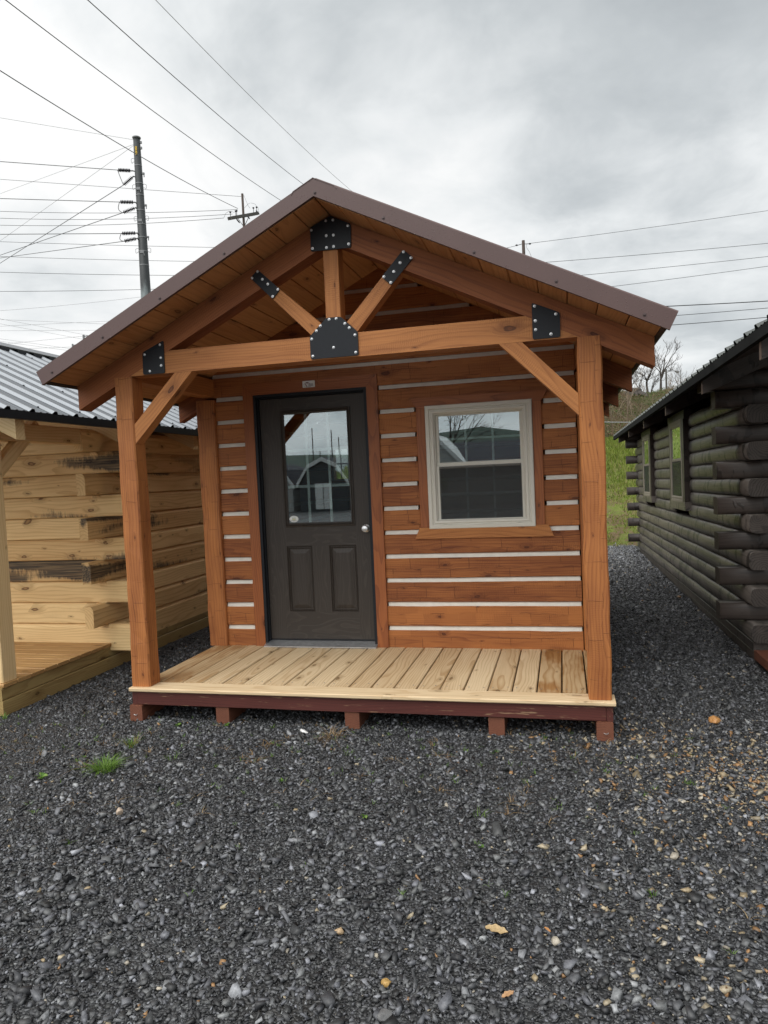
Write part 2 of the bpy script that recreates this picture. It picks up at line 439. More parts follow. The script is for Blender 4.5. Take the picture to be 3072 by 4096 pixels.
def mat_gravel_bed():
    m, t = newmat('gravel_bed')
    tc = t.new('ShaderNodeTexCoord').outputs['Object']
    w = t.vmath('ADD', tc, t.vmath('SCALE', t.vmath('SUBTRACT', t.noise(tc, 22, 2)[1], (0.5, 0.5, 0.5)), scale=0.03))
    v1 = t.voro(t.vmath('MULTIPLY', w, (1, 1.2, 1)), 62.0)
    v2 = t.voro(w, 140.0)
    s1 = t.new('ShaderNodeSeparateColor'); t.put(s1.inputs[0], v1.outputs['Color'])
    s2 = t.new('ShaderNodeSeparateColor'); t.put(s2.inputs[0], v2.outputs['Color'])
    big, _ = t.noise(tc, 1.1, 4, 0.6)
    val = t.math('ADD', t.math('MULTIPLY', s1.outputs[0], 0.6), t.math('MULTIPLY', s2.outputs[0], 0.4))
    col = t.ramp(val, [(0.0, (0.010, 0.011, 0.012)), (0.45, (0.028, 0.029, 0.031)), (0.72, (0.055, 0.057, 0.06)), (0.9, (0.11, 0.112, 0.115)), (1.0, (0.19, 0.19, 0.185))])
    mud = t.maprange(big, 0.55, 0.75, 0, 0.45, True)
    col = t.mix(mud, col, (0.040, 0.036, 0.030))
    h = t.math('ADD', t.math('MULTIPLY', s1.outputs[1], 1.0), t.math('MULTIPLY', v1.outputs['Distance'], -0.9))
    h = t.math('ADD', h, t.math('MULTIPLY', s2.outputs[1], 0.4))
    principled(t, col, 0.5, 0.5, normal=t.bump(h, 0.9, 0.016))
    return m


def mat_stones():
    m, t = newmat('crushed_stone')
    c = t.new('ShaderNodeAttribute', attribute_name='stone_col').outputs['Color']
    tc = t.new('ShaderNodeTexCoord').outputs['Object']
    n, _ = t.noise(tc, 160, 3, 0.6)
    k = t.maprange(n, 0.3, 0.7, 0.72, 1.25)
    principled(t, t.vmath('SCALE', c, scale=k), 0.48, 0.5)
    return m


def mat_attr(name, attr, rough=0.6, spec=0.3, trans=0.0):
    m, t = newmat(name)
    c = t.new('ShaderNodeAttribute', attribute_name=attr).outputs['Color']
    b = principled(t, c, rough, spec)
    if trans:
        tl = t.new('ShaderNodeBsdfTranslucent'); t.put(tl.inputs['Color'], c)
        mx = t.new('ShaderNodeMixShader'); mx.inputs[0].default_value = trans
        t.l.new(b.outputs[0], mx.inputs[1]); t.l.new(tl.outputs[0], mx.inputs[2])
        o = [n for n in t.n if n.type == 'OUTPUT_MATERIAL'][0]
        t.l.new(mx.outputs[0], o.inputs['Surface'])
    return m


def mat_hill():
    m, t = newmat('hill_ground')
    tc = t.new('ShaderNodeTexCoord').outputs['Object']
    x, y, z = t.sep(tc)
    n, _ = t.noise(tc, 1.3, 5, 0.65)
    n2, _ = t.noise(tc, 7.0, 4, 0.65)
    grass = t.mix(n2, (0.085, 0.115, 0.024), (0.18, 0.205, 0.05))
    dirt = t.mix(n2, (0.07, 0.048, 0.026), (0.20, 0.15, 0.085))
    bare = t.maprange(t.math('ADD', n, t.math('MULTIPLY', t.math('SUBTRACT', n2, 0.5), 0.5)), 0.47, 0.58, 0, 1, True)
    bare = t.math('MULTIPLY', bare, t.maprange(z, 0.2, 1.6, 1.0, 0.15))
    low = t.mix(bare, grass, dirt)
    scrub = t.mix(n, (0.040, 0.052, 0.020), (0.095, 0.068, 0.036))
    scrub = t.mix(t.maprange(n2, 0.5, 0.7, 0, 0.8), scrub, (0.13, 0.095, 0.055))
    k = t.maprange(t.math('ADD', t.math('ADD', y, t.math('MULTIPLY', n, 1.2)), t.maprange(x, 2.4, 3.9, -4.0, 0.0)), 18.2, 19.6, 0, 1, True)
    far = t.mix(t.maprange(y, 60, 200, 0, 1), t.mix(k, low, scrub), (0.045, 0.06, 0.05))
    back = t.mix(t.maprange(y, -40, -150, 0, 1), far, (0.035, 0.055, 0.040))
    principled(t, back, 0.85, 0.15, normal=t.bump(n2, 0.6, 0.08))
    return m


def mat_shingle():
    m, t = newmat('dark_shingle')
    tc = t.new('ShaderNodeTexCoord').outputs['Object']
    br = t.new('ShaderNodeTexBrick'); t.put(br.inputs['Vector'], tc)
    br.inputs['Scale'].default_value = 3.0
    br.inputs['Color1'].default_value = (0.020, 0.019, 0.026, 1); br.inputs['Color2'].default_value = (0.06, 0.057, 0.07, 1)
    br.inputs['Mortar'].default_value = (0.01, 0.01, 0.012, 1)
    principled(t, br.outputs[0], 0.8, 0.2)
    return m


M['brown'] = mat_brown_metal()
M['door'] = mat_door()
M['galv'] = mat_metal_roof()
M['dark_roof'] = mat_dark_roof()
M['steel_pole'] = mat_steel_pole()
M['glass'] = mat_glass('window_glass', 0.20, (0.80, 0.84, 0.83))
M['glass_dark'] = mat_glass('reflective_glass', 0.42, (0.3, 0.32, 0.3))
M['bed'] = mat_gravel_bed()
M['stones'] = mat_stones()
M['blade'] = mat_attr('grass_blade', 'leaf_col', 0.55, 0.3, 0.35)
M['hill'] = mat_hill()
M['shingle'] = mat_shingle()
M['shed_white'] = plain('shed_siding', (0.42, 0.42, 0.40), 0.6, 0.3)
M['shed_grey'] = plain('grey_siding', (0.07, 0.075, 0.08), 0.6, 0.3)
M['trim_white'] = plain('white_trim', (0.75, 0.75, 0.73), 0.5, 0.4)


# ------------------------------------------------------------------ mesh building
class MB:
    """collects pieces of one part; every vertex carries grain coordinates, every piece a tone"""
    def __init__(self):
        self.v = []; self.f = []; self.g = []; self.t = []

    def add(self, verts, faces, grain=None, tone=None):
        o = len(self.v)
        verts = [tuple(p) for p in verts]
        self.v += verts
        self.f += [tuple(i + o for i in fc) for fc in faces]
        self.g += [tuple(p) for p in (grain if grain is not None else verts)]
        tt = random.random() if tone is None else tone
        self.t += [tt] * len(verts)

    def bar(self, p0, p1, w, h, up=(0, 0, 1), n=1, jit=0.0, cham=0.004, tone=None, off=None):
        """timber from p0 to p1: width w (sideways) and height h (along up), softened edges, hewn wander jit"""
        p0 = Vector(p0); p1 = Vector(p1)
        a = (p1 - p0); L = a.length; a.normalize()
        up = Vector(up); s = a.cross(up).normalized(); u = s.cross(a).normalized()
        c = min(cham, w * 0.3, h * 0.3)
        prof = [(-w / 2 + c, -h / 2), (w / 2 - c, -h / 2), (w / 2, -h / 2 + c), (w / 2, h / 2 - c),
                (w / 2 - c, h / 2), (-w / 2 + c, h / 2), (-w / 2, h / 2 - c), (-w / 2, -h / 2 + c)]
        go = off or (random.uniform(0, 60), random.uniform(-0.12, 0.12), random.choice((-1, 1)) * random.uniform(0.02, 0.16))
        V = []; G = []; F = []
        walk = [[random.uniform(-jit, jit), random.uniform(-jit, jit)] for _ in range(4)]
        for i in range(n + 1):
            if jit and i % 2 == 0:
                walk = [[random.uniform(-jit, jit), random.uniform(-jit, jit)] for _ in range(4)]
            for k, (x, y) in enumerate(prof):
                q = walk[((k + 1) // 2) % 4]
                jx = q[0] if jit else 0; jy = q[1] if jit else 0
                t = L * i / n
                V.append(p0 + a * t + s * (x + jx) + u * (y + jy))
                G.append((t + go[0], x + go[1], y + go[2]))
        for i in range(n):
            for k in range(8):
                k2 = (k + 1) % 8
                F.append((i * 8 + k, i * 8 + k2, (i + 1) * 8 + k2, (i + 1) * 8 + k))
        F.append(tuple(range(7, -1, -1))); F.append(tuple(n * 8 + k for k in range(8)))
        self.add(V, F, G, tone)

    def box(self, x0, x1, y0, y1, z0, z1, axis=0, tone=None, off=None, cham=0.003, n=1, jit=0.0):
        cx, cy, cz = (x0 + x1) / 2, (y0 + y1) / 2, (z0 + z1) / 2
        if axis == 0:
            self.bar((x0, cy, cz), (x1, cy, cz), y1 - y0, z1 - z0, (0, 0, 1), n, jit, cham, tone, off)
        elif axis == 1:
            self.bar((cx, y0, cz), (cx, y1, cz), x1 - x0, z1 - z0, (0, 0, 1), n, jit, cham, tone, off)
        else:
            self.bar((cx, cy, z0), (cx, cy, z1), x1 - x0, y1 - y0, (0, 1, 0), n, jit, cham, tone, off)

    def prism(self, poly, y0, y1, axis=0, tone=None, plane='xz'):
        """polygon [(x,z)] extruded from y0 to y1 (or [(y,z)] along x with plane='yz')"""
        n = len(poly)
        area = sum(poly[i][0] * poly[(i + 1) % n][1] - poly[(i + 1) % n][0] * poly[i][1] for i in range(n))
        if area < 0:
            poly = poly[::-1]
        mk = (lambda p, d: (p[0], d, p[1])) if plane == 'xz' else (lambda p, d: (d, p[0], p[1]))
        V = [mk(p, y0) for p in poly] + [mk(p, y1) for p in poly]
        F = [tuple(range(n)), tuple(range(2 * n - 1, n - 1, -1))]
        for i in range(n):
            j = (i + 1) % n
            F.append((i, i + n, j + n, j))
        if plane == 'yz':
            F = [fc[::-1] for fc in F]
        # grain along the longest edge
        e = max(range(n), key=lambda i: math.dist(poly[i], poly[(i + 1) % n]))
        d0 = Vector((poly[(e + 1) % n][0] - poly[e][0], poly[(e + 1) % n][1] - poly[e][1])).normalized()
        o = (random.uniform(0, 60), random.uniform(-0.12, 0.12), random.uniform(0.02, 0.16))
        G = []
        for dd in (0, abs(y1 - y0)):
            for p in poly:
                G.append((p[0] * d0.x + p[1] * d0.y + o[0], (-p[0] * d0.y + p[1] * d0.x) * 1.0 + o[1] - (-poly[e][0] * d0.y + poly[e][1] * d0.x), dd + o[2]))
        self.add(V, F, G, tone)

    def tube(self, pts, r, sides=8, cap=True, tone=None):
        pts = [Vector(p) for p in pts]
        rs = r if hasattr(r, '__len__') else [r] * len(pts)
        V = []; F = []; G = []
        o = random.uniform(0, 60); dist = 0
        prev = None
        for i, p in enumerate(pts):
            d = (pts[min(i + 1, len(pts) - 1)] - pts[max(i - 1, 0)]).normalized()
            if prev is None:
                ref = Vector((0, 0, 1)) if abs(d.z) < 0.9 else Vector((1, 0, 0))
                s = d.cross(ref).normalized()
            else:
                s = (prev - d * prev.dot(d)).normalized()
            prev = s
            u = d.cross(s)
            if i:
                dist += (p - pts[i - 1]).length
            for k in range(sides):
                an = 2 * math.pi * k / sides
                q = s * math.cos(an) * rs[i] + u * math.sin(an) * rs[i]
                V.append(p + q); G.append((dist + o, math.cos(an) * rs[i], math.sin(an) * rs[i]))
        for i in range(len(pts) - 1):
            for k in range(sides):
                k2 = (k + 1) % sides
                F.append((i * sides + k, i * sides + k2, (i + 1) * sides + k2, (i + 1) * sides + k))
        if cap:
            F.append(tuple(range(sides - 1, -1, -1))); F.append(tuple((len(pts) - 1) * sides + k for k in range(sides)))
        self.add(V, F, G, tone)

    def lathe(self, p, axis, prof, sides=16):
        """profile [(distance along axis, radius)]"""
        axis = Vector(axis).normalized()
        self.tube([Vector(p) + axis * d for d, _ in prof], [max(rr, 1e-4) for _, rr in prof], sides)

    def frame(self, x0, x1, z0, z1, steps, fill=False, axis=2):
        """nested rectangle profile on the wall plane: steps = [(inset, y)]"""
        V = []; F = []; G = []
        for ins, y in steps:
            V += [(x0 + ins, y, z0 + ins), (x1 - ins, y, z0 + ins), (x1 - ins, y, z1 - ins), (x0 + ins, y, z1 - ins)]
        for v in V:
            G.append((v[2], v[0], v[1]) if axis == 2 else (v[0], v[2], v[1]))
        for i in range(len(steps) - 1):
            for k in range(4):
                k2 = (k + 1) % 4
                F.append((i * 4 + k, i * 4 + k2, (i + 1) * 4 + k2, (i + 1) * 4 + k))
        if fill:
            b = (len(steps) - 1) * 4
            F.append((b, b + 1, b + 2, b + 3))
        self.add(V, F, G)

    def build(self, name, m, parent=None, smooth=False, col=None):
        me = bpy.data.meshes.new(name)
        me.from_pydata(self.v, [], self.f)
        at_ = me.attributes.new('grain', 'FLOAT_VECTOR', 'POINT')
        at_.data.foreach_set('vector', np.array(self.g, dtype=np.float32).ravel())
        at2 = me.attributes.new('tone', 'FLOAT', 'POINT')
        at2.data.foreach_set('value', np.array(self.t, dtype=np.float32))
        if smooth:
            me.polygons.foreach_set('use_smooth', [True] * len(me.polygons))
        me.materials.append(m)
        o = bpy.data.objects.new(name, me)
        COL.objects.link(o)
        if parent is not None:
            o.parent = parent
            o.matrix_parent_inverse = parent.matrix_world.inverted()
        return o


def npmesh(name, V, F, m, colattr=None, cols=None, parent=None):
    """big triangle/quad mesh straight from numpy arrays; cols are per vertex"""
    me = bpy.data.meshes.new(name)
    nF, k = F.shape
    me.vertices.add(len(V)); me.vertices.foreach_set('co', V.astype(np.float32).ravel())
    me.loops.add(nF * k); me.loops.foreach_set('vertex_index', F.astype(np.int32).ravel())
    me.polygons.add(nF)
    me.polygons.foreach_set('loop_start', np.arange(0, nF * k, k, dtype=np.int32))
    me.update(calc_edges=True)
    if colattr:
        a = me.attributes.new(colattr, 'FLOAT_COLOR', 'POINT')
        c4 = np.concatenate([cols, np.ones((len(cols), 1))], 1).astype(np.float32)
        a.data.foreach_set('color', c4.ravel())
    me.materials.append(m)
    o = bpy.data.objects.new(name, me); COL.objects.link(o)
    if parent is not None:
        o.parent = parent
    return o


def tag(o, label=None, cat=None, group=None, kind=None):
    if label: o['label'] = label
    if cat: o['category'] = cat
    if group: o['group'] = group
    if kind: o['kind'] = kind
    return o


def thing(name, loc, label, cat, group=None, rz=0.0):
    o = bpy.data.objects.new(name, None)
    o.empty_display_size = 0.2
    COL.objects.link(o)
    o.location = loc; o.rotation_euler = (0, 0, rz)
    o.matrix_world = Matrix.Translation(Vector(loc)) @ Matrix.Rotation(rz, 4, 'Z')
    return tag(o, label, cat, group)


def child(o, parent):
    o.parent = parent
    o.matrix_parent_inverse = parent.matrix_world.inverted()
    return o


def text_mesh(name, body, size, loc, m, parent, rot=(rad(90), 0, 0), sx=1.0):
    cu = bpy.data.curves.new(name, 'FONT'); cu.body = body; cu.size = size
    cu.align_x = 'CENTER'; cu.align_y = 'CENTER'; cu.extrude = 0.0006; cu.space_character = 0.92
    tmp = bpy.data.objects.new(name, cu); COL.objects.link(tmp)
    dg = bpy.context.evaluated_depsgraph_get()
    me = bpy.data.meshes.new_from_object(tmp.evaluated_get(dg))
    bpy.data.objects.remove(tmp)
    me.materials.clear(); me.materials.append(m)
    o = bpy.data.objects.new(name, me); COL.objects.link(o)
    o.location = loc; o.rotation_euler = rot; o.scale = (sx, 1, 1)
    return child(o, parent)


GZ = -0.234
# ------------------------------------------------------------------ ground and hills (setting)
def smooth(a, b, x):
    t = np.clip((x - a) / (b - a), 0, 1)
    return t * t * (3 - 2 * t)


def ground_h(x, y):
    x = np.asarray(x, dtype=float); y = np.asarray(y, dtype=float)
    side = smooth(-6, 0.5, x) * 0.72 + 0.28                       # the bank is lower towards the left
    slope = np.clip((y - 10.9) / 6.3, 0, 1) * 2.28 + np.clip((y - 17.2) / 2.0, 0, 1) * 0.12
    slope = slope * (1.0 + 0.7 * (1 - smooth(2.7, 3.9, x)))
    bank = smooth(19.0, 33.0, y) * (2.95 + 0.25 * np.sin(x * 0.55 + 0.6) + 0.12 * np.sin(x * 1.7)) - smooth(36, 60, y) * 3.0
    bank = bank * (1.0 - 0.45 * smooth(8, 16, x))
    lump = 0.05 * np.sin(x * 2.3 + y * 0.7) * np.sin(y * 1.9 - x) * smooth(11.2, 13, y)
    back = smooth(-70, -200, y) * (7.5 + 8.5 * np.exp(-((x + 22) / 24.0) ** 2) + 3 * np.sin(x * 0.021)) + smooth(-220, -600, y) * 14
    return GZ + (slope + bank) * side + lump + back


def make_grounds():
    ys = np.concatenate([np.linspace(-900, -80, 40), np.linspace(-70, -8, 14), np.linspace(-7, 10.6, 24)])
    # gravel yard: one sheet from behind the camera to the foot of the bank
    xs = np.linspace(-60, 60, 60)
    gy = np.concatenate([np.linspace(-60, -6, 20), np.linspace(-5.6, 10.9, 60)])
    X, Y = np.meshgrid(xs, gy)
    edge = 0.10 * np.sin(X * 1.7) + 0.06 * np.sin(X * 4.1 + 1)
    Y2 = Y + edge * smooth(9, 10.9, Y)
    Z = np.full_like(X, GZ)
    V = np.stack([X, Y2, Z], -1).reshape(-1, 3)
    ny, nx = X.shape
    I = np.arange(ny * nx).reshape(ny, nx)
    F = np.stack([I[:-1, :-1], I[:-1, 1:], I[1:, 1:], I[1:, :-1]], -1).reshape(-1, 4)
    o = npmesh('gravel_yard', V, F, M['bed']); tag(o, kind='structure')
    # terrain: grassy bank and hill in front, far hills behind the photographer
    def sheet(name, xs, ys, zoff):
        X, Y = np.meshgrid(xs, ys)
        Z = ground_h(X, Y) + zoff
        V = np.stack([X, Y, Z], -1).reshape(-1, 3)
        ny, nx = X.shape
        I = np.arange(ny * nx).reshape(ny, nx)
        F = np.stack([I[:-1, :-1], I[:-1, 1:], I[1:, 1:], I[1:, :-1]], -1).reshape(-1, 4)
        o = npmesh(name, V, F, M['hill'])
        o.data.polygons.foreach_set('use_smooth', [True] * len(F))
        return tag(o, kind='structure')
    sheet('grass_hill', np.concatenate([np.linspace(-200, -14, 30), np.linspace(-13, 22, 120), np.linspace(24, 200, 30)]),
          np.concatenate([np.linspace(10.75, 36, 110), np.linspace(38, 300, 40)]), -0.008)
    sheet('far_hills', np.linspace(-700, 700, 120), np.linspace(-900, -59, 80), -0.02)


make_grounds()

# ------------------------------------------------------------------ the stained cabin in the middle
D = 1.207          # wall plane
PX = 1.5355        # ridge
SL = 0.491         # roof rise over run
ROWS = [0.156 + 0.1907 * k for k in range(15)]     # chinking lines
ZC = 2.9835        # underside of ceiling boards at the ridge


def log_rows(mb, chs, x0, x1, y, th, rows, openings=(), gable=None, jit=0.0014, axis=0, chin=True, gaps=None):
    """square hewn logs with chinking between, run along x at front face y (or along y at face x when axis=1)"""
    edges = [-0.02] + rows
    for i, zb in enumerate(edges):
        z0 = zb + (0.017 if i else 0)
        z1 = (edges[i + 1] - 0.017) if i + 1 < len(edges) else zb + 0.16
        segs = [(x0, x1, z0, z1)]
        for (ox0, ox1, oz0, oz1) in openings:
            new = []
            for (a, b, c, d) in segs:
                if c < oz1 and d > oz0 and a < ox1 and b > ox0:
                    if a < ox0: new.append((a, ox0, c, d))
                    if b > ox1: new.append((ox1, b, c, d))
                    if c < oz0 - 0.01: new.append((max(a, ox0), min(b, ox1), c, oz0))
                    if d > oz1 + 0.01: new.append((max(a, ox0), min(b, ox1), oz1, d))
                else:
                    new.append((a, b, c, d))
            segs = new
        tone = random.random()
        off = (random.uniform(0, 60), random.uniform(-0.1, 0.1), random.uniform(0.03, 0.15))
        for (a, b, c, d) in segs:
            if gable and d > gable[2]:
                ha = (gable[1] - c) / SL; hb = max((gable[1] - d) / SL, 0.02)
                if ha < 0.05:
                    continue
                a0, b0 = max(a, gable[0] - ha), min(b, gable[0] + ha)
                a1, b1 = max(a, gable[0] - hb), min(b, gable[0] + hb)
                mb.prism([(a0, c), (b0, c), (b1, d), (a1, d)], y, y + th, tone=tone)
                continue
            if axis == 0:
                mb.bar((a, y + th / 2, (c + d) / 2), (b, y + th / 2, (c + d) / 2), th, d - c, (0, 0, 1),
                       max(2, int((b - a) / 0.12)), jit, 0.007, tone, (off[0] + a, off[1], off[2]))
            else:
                mb.bar((y, a, (c + d) / 2), (y, b, (c + d) / 2), th, d - c, (0, 0, 1), max(2, int((b - a) / 0.15)), jit, 0.007, tone, (off[0] + a, off[1], off[2]))
        if chin and i + 1 < len(edges):
            zc = edges[i + 1]
            xs = [(x0, x1)]
            for (ox0, ox1, oz0, oz1) in (gaps or openings):
                if oz0 < zc < oz1:
                    xs = [q for (a, b) in xs for q in ((a, min(b, ox0)), (max(a, ox1), b)) if q[1] - q[0] > 0.01]
            for a, b in xs:
                if gable and zc > gable[2]:
                    h = (gable[1] - zc) / SL - 0.02
                    if h < 0.05: continue
                    a, b = max(a, gable[0] - h), min(b, gable[0] + h)
                ch = MB(); chs.append(ch)
                if axis == 0:
                    # sloped mortar face: lower lip stands further out
                    n = max(2, int((b - a) / 0.1)); V = []; F = []
                    for q in range(n + 1):
                        xx = a + (b - a) * q / n; jz = random.uniform(-0.0015, 0.0015); jy = random.uniform(-0.0015, 0.0015)
                        V += [(xx, y + 0.008 + jy, zc - 0.0185 + jz), (xx, y + 0.020 + jy, zc + 0.0185 + jz), (xx, y + th * 0.7, zc + 0.0185), (xx, y + th * 0.7, zc - 0.0185)]
                        if q:
                            o = (q - 1) * 4
                            F += [(o, o + 4, o + 5, o + 1), (o + 1, o + 5, o + 6, o + 2), (o + 3, o + 2, o + 6, o + 7), (o, o + 3, o + 7, o + 4)]
                    F += [(0, 1, 2, 3), (n * 4 + 3, n * 4 + 2, n * 4 + 1, n * 4)]
                    ch.add(V, F)
                else:
                    ch.box(y - th * 0.4, y + th * 0.4, a, b, zc - 0.0185, zc + 0.0185, axis=1)


def window_unit(parent, x0, x1, z0, z1, y, back=0.10, screen=True, glass=None, make=None):
    """double hung vinyl window: frame, two sashes with panes and grilles, screen; on plane y facing -y"""
    g = glass or M['glass']
    f = MB()
    f.frame(x0, x1, z0, z1, [(0, y + 0.03), (0, y - 0.020), (0.004, y - 0.026), (0.028, y - 0.028), (0.034, y - 0.018), (0.040, y - 0.018),
                             (0.046, y - 0.026), (0.060, y - 0.024), (0.066, y - 0.008), (0.072, y - 0.004), (0.072, y + back)])
    fr = f.build('window_frame', M['vinyl'], parent)
    zm = z0 + (z1 - z0) * 0.511
    res = [fr]
    ix0, ix1 = x0 + 0.072, x1 - 0.072
    for nm, a, b, yy in (('sash', zm + 0.0005, z1 - 0.060, y + 0.020), ('sash', z0 + 0.045, zm - 0.0005, y + 0.002)):
        s = MB()
        b_ = 0.0235
        s.frame(ix0 + 0.0015, ix1 - 0.0015, a, b, [(0, yy + 0.02), (0, yy), (0.018, yy - 0.002), (b_, yy + 0.006), (b_, yy + 0.02)])
        so = s.build('sash', M['vinyl'], parent)
        p = MB(); p.box(ix0 + b_ - 0.003, ix1 - b_ + 0.003, yy + 0.008, yy + 0.012, a + b_ - 0.003, b - b_ + 0.003, cham=0.0005)
        p.build('window_pane', g, so)
        q = MB(); w = ix1 - ix0 - 2 * b_; h = b - a - 2 * b_
        for k in (1, 2):
            xx = ix0 + b_ + w * k / 3
            q.box(xx - 0.008, xx + 0.008, yy + 0.016, yy + 0.020, a + b_, b - b_, axis=2, cham=0.001)
        zz = a + b_ + h * 0.5
        q.box(ix0 + b_, ix1 - b_, yy + 0.0205, yy + 0.0245, zz - 0.008, zz + 0.008, cham=0.001)
        q.build('grille', M['grille'], so)
        res.append(so)
    if screen:
        s = MB()
        s.box(ix0 + 0.02, ix1 - 0.02, y - 0.0025, y - 0.0010, z0 + 0.062, zm - 0.006, cham=0.0002)
        so = s.build('insect_screen', M['mesh'], parent)
        res.append(so)
    for xx in (x0 + 0.12, x1 - 0.12):
        s = MB(); s.box(xx - 0.012, xx + 0.012, y - 0.030, y - 0.0225, z0 + 0.037, z0 + 0.041, cham=0.0008)
        res.append(s.build('weep_cover', M['vinyl'], fr))
    return res


def mat_screen():
    m, t = newmat('fine_mesh_screen')
    tr = t.new('ShaderNodeBsdfTransparent'); tr.inputs['Color'].default_value = (1, 1, 1, 1)
    df = t.new('ShaderNodeBsdfDiffuse'); df.inputs['Color'].default_value = (0.075, 0.077, 0.077, 1)
    mx = t.new('ShaderNodeMixShader'); mx.inputs[0].default_value = 0.40
    t.l.new(tr.outputs[0], mx.inputs[1]); t.l.new(df.outputs[0], mx.inputs[2])
    o = t.new('ShaderNodeOutputMaterial'); t.l.new(mx.outputs[0], o.inputs['Surface'])
    return m


M['mesh'] = mat_screen()
M['vinyl_dark'] = plain('taupe_vinyl', (0.27, 0.235, 0.195), 0.5, 0.4, var=0.03, scale=4)


def bolts(parent_part, pts, y, r=0.0068):
    first = None
    for (x, z) in pts:
        if first is None:
            b = MB(); b.lathe((0, 0, 0), (0, -1, 0), [(0, r * 1.25), (0.002, r * 1.25), (0.0022, r), (0.006, r * 0.85), (0.0078, r * 0.45), (0.008, 0.0005)], 12)
            first = b.build('bolt', M['bolt'], parent_part, smooth=False); o = first
        else:
            o = first.copy(); COL.objects.link(o); o.parent = parent_part
        o.location = (x, y, z)
        o.matrix_parent_inverse = parent_part.matrix_world.inverted()


def round_poly(poly, r=0.012, k=3):
    out = []
    n = len(poly)
    for i in range(n):
        p0, p1, p2 = Vector(poly[i - 1]), Vector(poly[i]), Vector(poly[(i + 1) % n])
        a = p1 + (p0 - p1).normalized() * r; b = p1 + (p2 - p1).normalized() * r
        for j in range(k + 1):
            t = j / k
            q = a * (1 - t) ** 2 + p1 * 2 * t * (1 - t) + b * t * t
            out.append((q.x, q.y))
    return out


def roof_sheet(mb, ridge_x, ridge_z, eave_x, eave_z, y0, y1, pitch=0.232, rib=0.019, start=0.0, thick=0.0):
    """ribbed steel sheet from eave to ridge, ribs running down the slope"""
    prof = []
    y = y0 + start - pitch
    pts = [(-0.032, 0), (-0.013, rib), (0.013, rib), (0.032, 0), (0.070, 0), (0.078, 0.0045), (0.092, 0.0045), (0.100, 0), (0.135, 0), (0.143, 0.0045), (0.157, 0.0045), (0.165, 0)]
    while y < y1 + pitch:
        prof += [(y + a, h) for a, h in pts]; y += pitch
    prof = [(min(max(a, y0), y1), h) for a, h in prof]
    prof = [p for i, p in enumerate(prof) if i == 0 or p[0] > prof[i - 1][0] + 1e-6]
    d = Vector((ridge_x - eave_x, 0, ridge_z - eave_z)); nrm = Vector((-d.z, 0, d.x)).normalized()
    if nrm.z < 0: nrm = -nrm
    V = []; F = []
    for (yy, h) in prof:
        for ex, ez in ((eave_x, eave_z), (ridge_x, ridge_z)):
            V.append((ex + nrm.x * h, yy, ez + nrm.z * h))
    for (yy, h) in prof:
        for ex, ez in ((eave_x, eave_z), (ridge_x, ridge_z)):
            V.append((ex + nrm.x * (h - 0.002), yy, ez + nrm.z * (h - 0.002)))
    n = len(prof); o = 2 * n
    for i in range(n - 1):
        F.append((2 * i, 2 * i + 2, 2 * i + 3, 2 * i + 1) if d.x < 0 else (2 * i, 2 * i + 1, 2 * i + 3, 2 * i + 2))
        F.append((o + 2 * i, o + 2 * i + 1, o + 2 * i + 3, o + 2 * i + 2))
        F.append((2 * i, o + 2 * i, o + 2 * i + 2, 2 * i + 2))
    mb.add(V, F)


